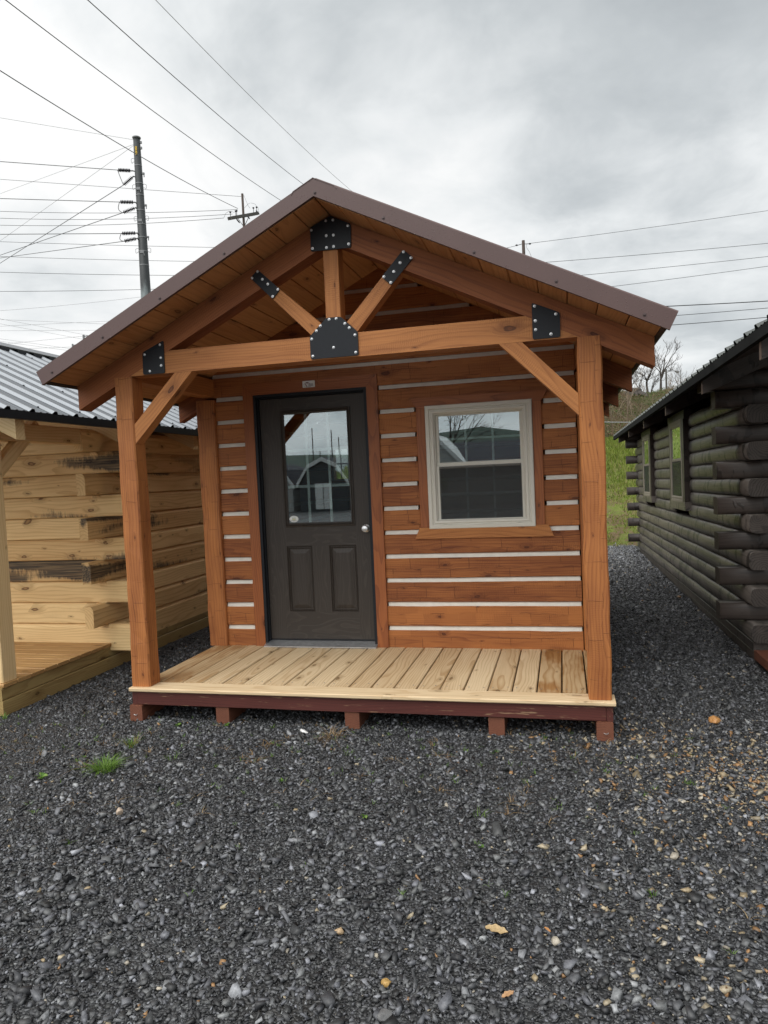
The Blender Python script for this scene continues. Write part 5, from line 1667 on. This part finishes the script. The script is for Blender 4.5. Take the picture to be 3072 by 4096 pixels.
def scrub():
    random.seed(5)
    mb = MB()
    for _ in range(130):
        y = random.uniform(19.6, 33.5)
        c = 3.0 + (y - 19) * 0.16 if random.random() < 0.75 else random.uniform(-4, 14)
        x = c + random.gauss(0, 1.6); z = gh(x, y)
        for k in range(random.randint(1, 3)):
            branch(mb, Vector((x + random.gauss(0, .12), y, z - 0.03)), Vector((random.gauss(0, .35), random.gauss(0, .3), 1)).normalized(), random.uniform(0.25, 0.6), 0.012, 2, 0.6, 0.2, 0.7, 0.1, 3, 0.005)
    o = mb.build('hillside_scrub', M['scrub'])
    tag(o, 'tangle of bare brown stems and brambles covering the upper hillside', 'scrub', kind='stuff')
    # low leafy cover between the stems
    n = 60000
    y = rng.uniform(18.6, 34, n); x = 3.0 + (y - 19) * 0.16 + rng.normal(0, 2.2, n)
    pt = np.sin(x * 1.7 + y) * np.sin(y * 1.1 - x * 0.6) + 0.4 * np.sin(4 * x + 3 * y)
    green = pt > rng.uniform(-0.95, 0.6, n)
    z = ground_h(x, y); hgt = rng.random(n) ** 2 * np.where(y < 23, 0.5, 0.13)
    s = rng.uniform(0.012, 0.035, n); an = rng.uniform(0, 6.283, n); ti = rng.normal(0, 0.7, n)
    ux, uy = np.cos(an), np.sin(an)
    a = np.stack([ux, uy, np.zeros(n)], -1) * s[:, None]; b = np.stack([-uy * np.cos(ti), ux * np.cos(ti), np.sin(ti)], -1) * (s * 0.6)[:, None]
    p = np.stack([x, y, z + hgt], -1)
    V = np.stack([p - a, p - b, p + a, p + b], 1).reshape(-1, 3)
    F = 4 * np.arange(n)[:, None] + np.array([[0, 1, 2, 3]])
    c = np.where(green[:, None], np.array([(0.085, 0.125, 0.03)]), np.array([(0.19, 0.125, 0.07)])) * rng.uniform(0.5, 1.5, n)[:, None]
    o = npmesh('hillside_leaves', V, F, M['blade'], 'leaf_col', np.repeat(c, 4, axis=0))
    tag(o, 'low green and dead brown leaf cover on the upper hillside', 'undergrowth', kind='stuff')


M['scrub'] = wood('dry_stem', (0.20, 0.15, 0.10), (0.09, 0.065, 0.045), ring=30, ringc=0.2, streak=0.5, knots=0.0, tone=0.5)
scrub()
random.seed(31)
for px_, dep, h, lb in ((2505, 24.0, 2.1, 'pale leafless sapling on the hillside, the taller one left of the dark roof'), (2452, 22.5, 1.7, 'pale leafless sapling on the hillside beside the right porch post')):
    b = at(px_, 1640, dep); z = gh(b.x, b.y)
    t = thing('sapling', (b.x, b.y, z), lb, 'sapling', 'saplings on the hillside')
    m = MB(); branch(m, Vector((b.x, b.y, z - 0.05)), Vector((0, 0, 1)), h, 0.026, 4, 0.5, 0.05, 0.42, 0.2, 4, 0.006); m.build('stem', M['scrub'], t)
# old stump on the crest
b = at(2535, 1592, 33.0); z = gh(b.x, b.y)
st = MB(); st.lathe((b.x, b.y, z - 0.2), (0.05, 0, 1), [(0, 0.50), (0.2, 0.42), (0.35, 0.36), (0.52, 0.33), (0.56, 0.25), (0.54, 0.02)], 11)
for k in range(7):
    a = k * 0.9; st.tube([(b.x + 0.3 * math.cos(a), b.y + 0.3 * math.sin(a), z + 0.12), (b.x + 0.55 * math.cos(a), b.y + 0.55 * math.sin(a), z + 0.02), (b.x + 0.85 * math.cos(a), b.y + 0.85 * math.sin(a), z - 0.12)], [0.12, 0.09, 0.03], 6)
tag(st.build('tree_stump', M['bark']), 'dark old tree stump with spreading roots on the hill crest', 'stump')


# ------------------------------------------------------------------ poles, street lamp
def wire(p0, p1, r, m, label, sag=0.0, group=None, ext=(0, 0), name='power_line'):
    p0, p1 = Vector(p0), Vector(p1)
    d = p1 - p0
    a, b = p0 - d * ext[0], p1 + d * ext[1]
    n = 18
    mb = MB(); pts = []
    for i in range(n + 1):
        t = i / n; q = a.lerp(b, t); q.z -= sag * 4 * t * (1 - t); pts.append(q)
    mb.tube(pts, r, 5)
    return tag(mb.build(name, m), label, 'power line', group)


def pole_frame(top_px, depth):
    p = at(*top_px, depth)
    return p


def steel_pole():
    DP = 45.0
    top = at(546, 552, DP)
    base = gh(top.x, top.y) - 0.3
    low = at(590, 1150, DP)
    # the pole stands plumb; radius from the photo at two heights
    H = top.z - base
    P_ = thing('utility_pole', (top.x, top.y, base), 'tall tapered steel transmission pole with black insulators on its left side', 'utility pole')
    ks = DP / FPX
    r0 = 13.2 * ks
    rz = lambda z: r0 + (top.z - z) / (top.z - low.z) * (19.8 - 13.2) * ks
    m = MB()
    m.tube([(0, 0, 0), (0, 0, H - 0.001)], [rz(base), r0], 24)
    sh = m.build('shaft', M['steel_pole'], None, smooth=False)
    sh.data.polygons.foreach_set('use_smooth', [len(p.vertices) == 4 for p in sh.data.polygons])
    sh.location = (top.x, top.y, base); bpy.context.view_layer.update(); child(sh, P_)
    m = MB(); m.lathe((top.x, top.y, top.z - 0.06), (0, 0, 1), [(0, r0 * 1.12), (0.05, r0 * 1.27), (0.09, r0 * 1.27), (0.12, r0 * 1.1), (0.13, 0.01)], 24); m.build('cap', M['hardware'], P_)
    fx = CAM_R  # sideways in the picture
    side = Vector((r_.x, r_.y, 0)).normalized(); tow = Vector((-f_.x, -f_.y, 0)).normalized()
    zof = lambda py: at(546 + (py - 552) * 0.075, py, DP).z
    for py in (662, 732, 718 + 60, 838, 893, 945, 1000, 1055):
        z = zof(py); m = MB(); rr = rz(z)
        m.lathe((top.x, top.y, z - 0.03), (0, 0, 1), [(0, rr * 1.0), (0.001, rr * 1.035), (0.06, rr * 1.035), (0.061, rr * 1.0)], 20); m.build('band', M['hardware'], P_)
    # climbing loops on both flanks
    for py in (640, 743, 868, 995):
        z = zof(py); rr = rz(z)
        for s in (-1, 1):
            if s > 0 and py < 700: continue
            c = Vector((top.x, top.y, z)) + side * s * rr
            m = MB(); m.tube([c + Vector((0, 0, .12)), c + side * s * 0.10 + Vector((0, 0, 0.15)), c + side * s * 0.2 + Vector((0, 0, 0.09)), c + side * s * 0.19 + Vector((0, 0, -0.12)), c + side * s * 0.13 + Vector((0, 0, -0.16)), c + side * s * 0.10 + Vector((0, 0, -0.09)), c + Vector((0, 0, -0.08))], 0.014, 5)
            m.build('climbing_loop', M['hardware'], P_)
    for py in (700, 825, 950):
        z = zof(py - 8); c = Vector((top.x, top.y, z)) + side * rz(z)
        m = MB(); m.bar(c - side * 0.02, c + side * 0.13, 0.12, 0.10); m.tube([c + side * .1 + Vector((0, 0, .05)), c + side * .1 + Vector((0, 0, -.22))], 0.03, 6); m.build('bracket', M['hardware'], P_)
        c = Vector((top.x, top.y, z - 1.0)) + tow * rz(z)
        m = MB(); m.bar(c - side * 0.12, c + side * 0.12, 0.06, 0.16, (0, 0, 1)); m.tube([c + side * .1 + tow * .05, c + side * .16 + tow * .06 - Vector((0, 0, .25))], 0.025, 5); m.build('bracket', M['hardware'], P_)
    for py, dz in ((570, 0), (592, 0)):
        z = zof(py); c = Vector((top.x, top.y, z)) + side * r0
        m = MB(); m.bar(c, c + side * 0.10, 0.1, 0.14); m.build('bracket', M['hardware'], P_)
    # yellow number tag facing the yard
    z0, z1 = zof(624), zof(591)
    c = Vector((top.x, top.y, 0)) + tow * (rz(z0) + 0.012)
    m = MB(); hw = 3.6 * ks
    m.bar(c + Vector((0, 0, z0)), c + Vector((0, 0, z1)), hw * 2, 0.01, tow); tg = m.build('number_tag', M['tag'], P_)
    yaw = math.atan2(tow.y, tow.x) + math.pi / 2
    for ch_, py in (('1', 597), ('A', 607), ('3', 618)):
        text_mesh('tag_character', ch_, 0.17, c + tow * 0.009 + Vector((0, 0, zof(py))), M['tagtxt'], tg, (rad(90), 0, yaw))

    # insulator strings: (start at the pole, end at the conductor) in picture coordinates
    ends = {}
    strs = [((529, 683), (470, 680)), ((534, 705), (494, 740)), ((541, 809), (478, 808)), ((544, 830), (491, 851)), ((550, 932), (485, 934)), ((551, 953), (495, 965))]
    for i, (a, b) in enumerate(strs):
        A = at(*a, DP); B = at(*b, DP)
        # attach to the shaft's flank
        A2 = Vector((top.x, top.y, A.z)) - side * rz(A.z)
        m = MB(); m.tube([A2, A], 0.035, 6); m.tube([A, A.lerp(B, 0.14)], 0.045, 6); m.build('shackle', M['hardware'], P_)
        m = MB(); ax = (B - A)
        L = ax.length; pr = []
        for q in range(8):
            t = 0.14 * L + q * (0.82 * L / 8); w = 0.82 * L / 8
            pr += [(t, 0.035), (t + w * 0.25, 0.115), (t + w * 0.5, 0.115), (t + w * 0.72, 0.04)]
        pr.append((L, 0.025)); m.lathe(A, ax, pr, 12); m.build('insulator', M['insul'], P_)
        ends[i] = B
    for i in (0, 2, 4):
        a, b = ends[i], ends[i + 1]
        m = MB(); pts = []
        for q in range(9):
            t = q / 8; p = a.lerp(b, t) - side * 0.0 + Vector((0, 0, -0.10 * math.sin(math.pi * t))) - side * 0.28 * math.sin(math.pi * t) * (0.6 if i else 0.1) * (1 if i else -1)
            pts.append(p)
        m.tube(pts, 0.022, 5); m.build('jumper', M['wire'], P_)
    return P_, ends, top, side, r0


SP, SP_ENDS, SP_TOP, SP_SIDE, SP_R = steel_pole()
lft = {0: (0, 646), 1: (0, 1053), 2: (0, 794), 3: (0, 1021), 4: (0, 937), 5: (0, 1032)}
lname = {0: 'conductor running left from the topmost level insulator of the steel pole', 1: 'conductor sloping steeply down-left from the topmost slanted insulator of the steel pole',
         2: 'conductor running left from the middle level insulator of the steel pole', 3: 'conductor sloping down-left from the middle slanted insulator of the steel pole',
         4: 'conductor running left from the lowest level insulator of the steel pole', 5: 'conductor sloping gently down-left from the lowest slanted insulator of the steel pole'}
for i, tgt in lft.items():
    wire(SP_ENDS[i], at(*tgt, 45 if i % 2 == 0 else 60), 0.022, M['wire'], lname[i], 0.0, 'conductors on the steel pole', (0, 0.25))
for (a, b, lb, dp) in (((534, 559), (0, 471), 'thin shield wire running left from the cap of the steel pole', 45), ((536, 577), (0, 775), 'thin guy wire sloping down-left from just below the steel pole cap', 60), ((537, 580), (0, 964), 'thin guy wire sloping steepest down-left from below the steel pole cap', 60)):
    wire(at(*a, 45), at(*b, dp), 0.011, M['wire_thin'], lb, 0.0, 'thin wires on the steel pole', (0, 0.25))


def wood_pole():
    DP = 50.0
    top = at(969, 775, DP); base = gh(top.x, top.y) - 0.3
    P_ = thing('utility_pole', (top.x, top.y, base), 'wooden utility pole with a double crossarm just left of the cabin roof peak', 'utility pole')
    ks = DP / FPX
    m = MB(); m.tube([(top.x, top.y, base), (top.x, top.y, top.z)], [7.0 * ks, 4.6 * ks], 12, tone=0.4); m.build('shaft', M['pole_wood'], P_)
    A = at(922, 870, DP); B = at(1012, 834, DP)
    # the arms run away from the viewer to the right
    tow = Vector((-f_.x, -f_.y, 0)).normalized(); side = Vector((r_.x, r_.y, 0)).normalized()
    zc = (A.z + B.z) / 2
    arm = (side * 1.0 - tow * 1.0).normalized()
    ctr = Vector((top.x, top.y, zc - 0.15))
    armlen = 1.12
    dz = Vector((0, 0, 0.42))
    for k, off in enumerate((-0.18, 0.18)):
        n = arm.cross(Vector((0, 0, 1))).normalized() * off
        c2 = ctr + n + Vector((0, 0, -0.06 * k))
        m = MB(); m.bar(c2 - arm * armlen * 1.02 - dz, c2 + arm * armlen * 1.02 + dz, 0.15, 0.20, tone=0.8); ar = m.build('crossarm', M['crossarm'], P_)
        for q in ((-0.85, -0.45, 0.9) if k == 0 else (-0.6, 0.92)):
            b = c2 + (arm * armlen + dz) * q
            m = MB(); m.lathe(b + Vector((0, 0, .05)), (0, 0, 1), [(0, .022), (.32, .022), (.325, .05), (.36, .075), (.40, .075), (.43, .03), (.44, .005)], 8); m.build('pin_insulator', M['insul'], P_)
    for s in (-1, 1):
        m = MB(); m.bar(ctr + (arm * armlen + dz) * s * 0.5, Vector((top.x, top.y, zc - 0.95)), 0.03, 0.05, (0, 1, 0)); m.build('arm_brace', M['hardware'], P_)
    for a, b in (((946, 876), (961, 894)), ((986, 860), (1001, 878)), ((1024, 842), (1040, 860))):
        m = MB(); m.lathe(at(*a, DP), at(*b, DP) - at(*a, DP), [(0, 0.03), (0.05, 0.05), (0.25, 0.05), (0.36, 0.025)], 7); m.build('dead_end_insulator', M['insul'], P_)
    for pts in (((975, 781), (983, 800), (991, 820), (1000, 833)), ((895, 872), (903, 853), (915, 845), (926, 846), (938, 850)), ((1003, 812), (1018, 815), (1032, 830), (1038, 858)), ((978, 832), (990, 818), (1000, 812))):
        m = MB(); m.tube([at(x, y, DP) for x, y in pts], 0.012, 5); m.build('jumper', M['wire_thin'], P_)
    return P_


wood_pole()
for (a, b, lb, r, dp, sg) in (((964, 786), (0, 717), 'thin wire reaching left from the top of the wooden crossarm pole', 0.014, 50, 0.0),
                              ((951, 838), (0, 837), 'upper of the three wires reaching left from the wooden crossarm', 0.016, 50, 0.25),
                              ((930, 856), (0, 863), 'middle of the three wires reaching left from the wooden crossarm', 0.016, 50, 0.3),
                              ((895, 872), (0, 891), 'lowest of the three wires reaching left from the wooden crossarm', 0.016, 50, 0.3)):
    wire(at(*a, dp), at(*b, dp), r, M['wire'], lb, sg, 'wires on the wooden pole', (0, 0.2))

# a second timber pole behind the cabin roof carries the overhead spans
hp = at(1600, 960, 52.0)
HP = thing('utility_pole', (hp.x, hp.y, gh(hp.x, hp.y) - 0.3), 'plain wooden pole behind the stained cabin roof carrying the overhead wires', 'utility pole')
m = MB(); m.tube([(hp.x, hp.y, gh(hp.x, hp.y) - 0.3), (hp.x, hp.y, hp.z)], [0.16, 0.11], 10); m.build('shaft', M['pole_wood'], HP)
for (a, b, lb, r, d0, far, mm) in (((0, 256), (951, 834), 'overhead wire crossing in front of the steel pole cap and ending at the wooden crossarm', 0.019, 24, 0.0, 'wire'),
                               ((65, 0), (1130, 785), 'overhead wire slanting from the top left corner to the left roof slope', 0.017, 22, 0.42, 'wire'),
                               ((387, 0), (1227, 726), 'greenish overhead wire slanting down to just left of the roof peak', 0.016, 22, 0.42, 'wire'),
                               ((658, 0), (1444, 782), 'thinnest overhead wire slanting down to the right of the roof peak', 0.010, 22, 0.19, 'wire_thin')):
    P0 = at(*a, d0); P1 = at(*b, 50)
    wire(P0, P1, r, M[mm], lb, 0.35 if far == 0 else 0.5, 'overhead wires at the upper left', (0.25, far))

for (a, b, lb, r) in (((855, 987), (0, 961), 'highest of the wires passing behind the steel pole to the brown roof edge', 0.016), ((776, 1043), (0, 1020), 'wire behind the steel pole meeting the roof edge second from above', 0.016),
                      ((696, 1099), (0, 1083), 'wire behind the steel pole meeting the roof edge third from above', 0.018), ((617, 1154), (0, 1160), 'nearly level wire crossing the pale lower part of the steel pole', 0.018),
                      ((567, 1184), (0, 1241), 'faint wire rising right towards the foot of the visible steel pole', 0.010)):
    wire(at(*a, 55), at(*b, 55), r, M['wire'] if r > 0.012 else M['wire_thin'], lb, 0.12, 'wires behind the steel pole', (0.2, 0.6 if r > 0.012 else 0.1))
far_l = [((424, 1285), (0, 1305), 'uppermost pair of far wires, the one dropping towards the left'), ((418, 1296), (0, 1278), 'uppermost pair of far wires, the one dropping towards the right'),
         ((371, 1321), (0, 1323), 'level far wire between the two fans of far wires'), ((318, 1335), (0, 1275), 'far wire falling right from the left photo edge to the taller far pole top'),
         ((328, 1345), (0, 1378), 'far wire rising from low left to the taller far pole top'), ((285, 1348), (0, 1295), 'far wire falling right towards the gap between the far pole tops'),
         ((278, 1394), (0, 1355), 'far wire falling right to the lower far pole top'), ((272, 1402), (0, 1365), 'lowest far wire falling right, just above the silver roof ridge'), ((280, 1388), (0, 1398), 'far wire rising right just above the silver roof')]
for (a, b, lb) in far_l:
    wire(at(*a, 120), at(*b, 120), 0.022, M['wire_thin'], lb, 0.0, 'far wires low at the left', (0.15, 0.3))
for (px, py, w, lb) in ((334, 1340, 9, 'taller of the two far pole tops low at the left, against the brown roof edge'), (290, 1376, 7, 'lower of the two far pole tops, just above the brown roof tip')):
    p = at(px, py, 120); b0 = gh(p.x, p.y) - 0.5
    T_ = thing('utility_pole', (p.x, p.y, b0), lb, 'utility pole', 'far poles at the left')
    m = MB(); m.tube([(p.x, p.y, b0), (p.x, p.y, p.z)], [0.26, w * 0.5 * 120 / FPX], 10); m.build('shaft', M['hardware'], T_)
    m = MB(); m.bar(p + Vector((-0.05, 0, -0.25)), p + Vector((0.75, 0, -0.20)), 0.1, 0.16); m.build('bracket', M['hardware'], T_)

# right-hand pole and its wires
DP = 42.0
p = at(2093, 962, DP)
T_ = thing('utility_pole', (p.x, p.y, gh(p.x, p.y) - 0.3), 'thin dark wooden pole top rising above the right roof slope', 'utility pole')
m = MB(); m.tube([(p.x, p.y, gh(p.x, p.y) - 0.3), (p.x, p.y, p.z)], [0.14, 6.2 * DP / FPX], 10); m.build('shaft', M['pole_wood'], T_)
for s in (-1, 1):
    q = at(2093 + s * 22, 978 - s * 3, DP); m = MB(); m.tube([at(2093 + s * 6, 976, DP), q], 0.018, 6); m.lathe(q, CAM_R * s, [(0, 0.02), (0.03, 0.05), (0.1, 0.05), (0.14, 0.01)], 7); m.build('clamp', M['insul'], T_)
m = MB(); m.tube([at(2107, 976, DP), at(2106, 990, DP), at(2118, 1008, DP), at(2128, 1034, DP)], 0.012, 5); m.build('jumper', M['wire_thin'], T_)
for (a, b, lb, r, mm, e) in (((2115, 974), (3072, 840), 'topmost wire rising to the right from the pole above the right roof slope', 0.013, 'wire', 0.0), ((2009, 991), (2071, 980), 'short stretch of thin wire left of the pole above the right roof slope', 0.013, 'wire', 1.5),
                      ((2172, 1049), (3072, 971), 'second wire from the top at the right, starting beside the pole', 0.015, 'wire', 0.09), ((2310, 1100), (3072, 1024), 'third wire from the top at the right', 0.014, 'wire', 0.28),
                      ((2430, 1145), (3072, 1063), 'fourth wire from the top at the right', 0.014, 'wire', 0.5),
                      ((2649, 1222), (3072, 1203), 'thick black cable crossing to the right, uppermost of the lower trio', 0.026, 'cable', 1.3), ((2705, 1258), (3072, 1231), 'thin dark wire in the middle of the lower right trio', 0.016, 'cable', 1.6), ((2688, 1296), (3072, 1268), 'dark cable lowest of the lower right trio, over the dark roof', 0.019, 'cable', 1.55)):
    wire(at(*a, DP), at(*b, DP), r, M[mm], lb, 0.06, 'wires at the right', (e, 0.2))

# fence wire along the foot of the scrub
wire(at(2425, 1686, 21.0), at(2660, 1688, 21.0), 0.013, M['wire_thin'], 'pale cable strung level across the hillside beside the right porch post', 0.02, None, (1.2, 0.6), 'hillside_cable')

# street lamp on the hill
DP = 34.0
tp = at(2664, 1476, DP); b0 = gh(tp.x, tp.y) - 0.2
T_ = thing('street_lamp', (tp.x, tp.y, b0), 'street lamp on a wooden pole with one arm to the right, on the hill crest', 'street lamp')
m = MB(); m.tube([(tp.x, tp.y, b0), (tp.x, tp.y, tp.z)], [0.05, 0.037], 10); m.build('pole', M['crossarm'], T_)
m = MB(); m.tube([at(2668, 1489, DP), at(2680, 1486, DP), at(2700, 1482, DP)], 0.010, 6); m.build('arm', M['lamp'], T_)
h0, h1 = at(2697, 1482, DP), at(2717, 1488, DP)
m = MB(); m.lathe(h0, h1 - h0, [(0, 0.02), (0.03, 0.045), (0.07, 0.066), (0.15, 0.07), (0.2, 0.055), (0.235, 0.03), (0.245, 0.005)], 12); m.build('lamp_head', M['lamp'], T_, smooth=True)


# ------------------------------------------------------------------ what the door and window glass mirror: the yard behind the photographer
def gambrel_shed(x, y, w, d, h, m_wall, label, rz=0.0):
    T_ = thing('storage_shed', (x, y, GZ), label, 'shed', 'sheds across the yard')
    hw = w / 2; eh = h * 0.55
    prof = [(-hw, 0), (hw, 0), (hw, eh), (hw * 0.62, h * 0.86), (0, h), (-hw * 0.62, h * 0.86), (-hw, eh)]
    m = MB(); m.prism([(x + a, GZ + b) for a, b in prof], y - d, y); m.build('wall', m_wall, T_)
    rp = [(-hw - 0.12, eh - 0.1), (-hw * 0.62, h * 0.86), (0, h), (hw * 0.62, h * 0.86), (hw + 0.12, eh - 0.1)]
    m = MB()
    outer = [(x + a * 1.02, GZ + b + 0.09) for a, b in rp]; inner = [(x + a, GZ + b + 0.01) for a, b in rp]
    m.prism(outer + inner[::-1], y - d - 0.1, y + 0.08); m.build('roof', M['shingle'], T_)
    m = MB(); m.prism(outer + [(a, b - 0.13) for a, b in inner[::-1]], y + 0.085, y + 0.12); m.build('rake_trim', M['trim_white'], T_)
    for dx in (-0.45, 0.02):
        m = MB(); m.box(x + dx, x + dx + 0.43, y + 0.005, y + 0.03, GZ + 0.1, GZ + eh - 0.05, axis=2); m.build('door', M['trim_white'] if m_wall is M['shed_grey'] else M['shed_grey'], T_)
    return T_


gambrel_shed(-9.3, -29.0, 2.6, 4, 2.75, M['shed_grey'], 'dark grey gambrel-roofed shed with white trim mirrored in the door glass')
gambrel_shed(-12.6, -29.5, 2.8, 4, 2.55, M['shed_white'], 'pale gambrel-roofed shed mirrored at the left of the door glass')


def far_house():
    T_ = thing('house', (-1.5, -34, GZ), 'dark-shingled house with a front gable mirrored in the window glass', 'house')
    x0, x1, y0, y1 = -6.5, 6.5, -40, -31
    m = MB(); m.box(x0, x1, y0, y1, GZ - 0.05, 1.75, axis=0); m.build('wall', M['shed_white'], T_)
    m = MB(); m.prism([(y0 - 0.4, 1.7), (y1 + 0.4, 1.7), ((y0 + y1) / 2, 3.25)], x0 - 0.4, x1 + 0.4, plane='yz'); m.build('roof', M['shingle'], T_)
    m = MB(); m.prism([(-5.0, 1.7), (-2.0, 1.7), (-3.5, 3.35)], y1 - 3.5, y1 + 0.5); m.build('gable', M['shed_white'], T_)
    m = MB(); m.prism([(-5.3, 1.65), (-3.5, 3.52), (-1.7, 1.65), (-1.95, 1.65), (-3.5, 3.24), (-5.05, 1.65)], y1 - 3.4, y1 + 0.62); m.build('gable_roof', M['trim_white'], T_)
    for xx in (-3.9, 1.2, 3.8):
        m = MB(); m.box(xx, xx + 0.9, y1 + 0.005, y1 + 0.04, 0.4, 1.4, axis=2); m.build('window', M['glass_dark'], T_)


far_house()
for i, (x, h) in enumerate(((-15.6, 3.4), (-16.4, 4.6), (-17.4, 5.4), (-18.1, 6.1), (-19.3, 4.2), (-20.0, 6.4))):
    t = thing('utility_pole', (x, -58, gh(x, -58)), 'slender far pole behind the sheds, mirrored at the right of the door glass', 'utility pole', 'far poles mirrored in the door glass')
    m = MB(); m.tube([(x, -58, gh(x, -58) - 0.3), (x, -58, h)], [0.07, 0.045], 8); m.build('shaft', M['pole_wood'], t)
random.seed(77)
for (x, y, h, lb) in ((-6.0, -52.0, 9.0, 'large bare tree beyond the dark-shingled house'),):
    t = thing('bare_tree', (x, y, gh(x, y)), lb, 'tree')
    m = MB(); m.tube([(x, y, gh(x, y) - 0.2), (x + 0.1, y, gh(x, y) + 3.0)], [0.28, 0.2], 8); m.build('trunk', M['bark'], t)
    m = MB()
    for i in range(4):
        branch(m, Vector((x + 0.1, y, gh(x, y) + 2.8)), Vector((math.cos(i * 1.6) * .6, math.sin(i * 1.6) * .6, 1)).normalized(), 2.2, 0.12, 5, 0.6, 0.14, 0.74, 0.1, 4, 0.012)
    m.build('branches', M['bark'], t)
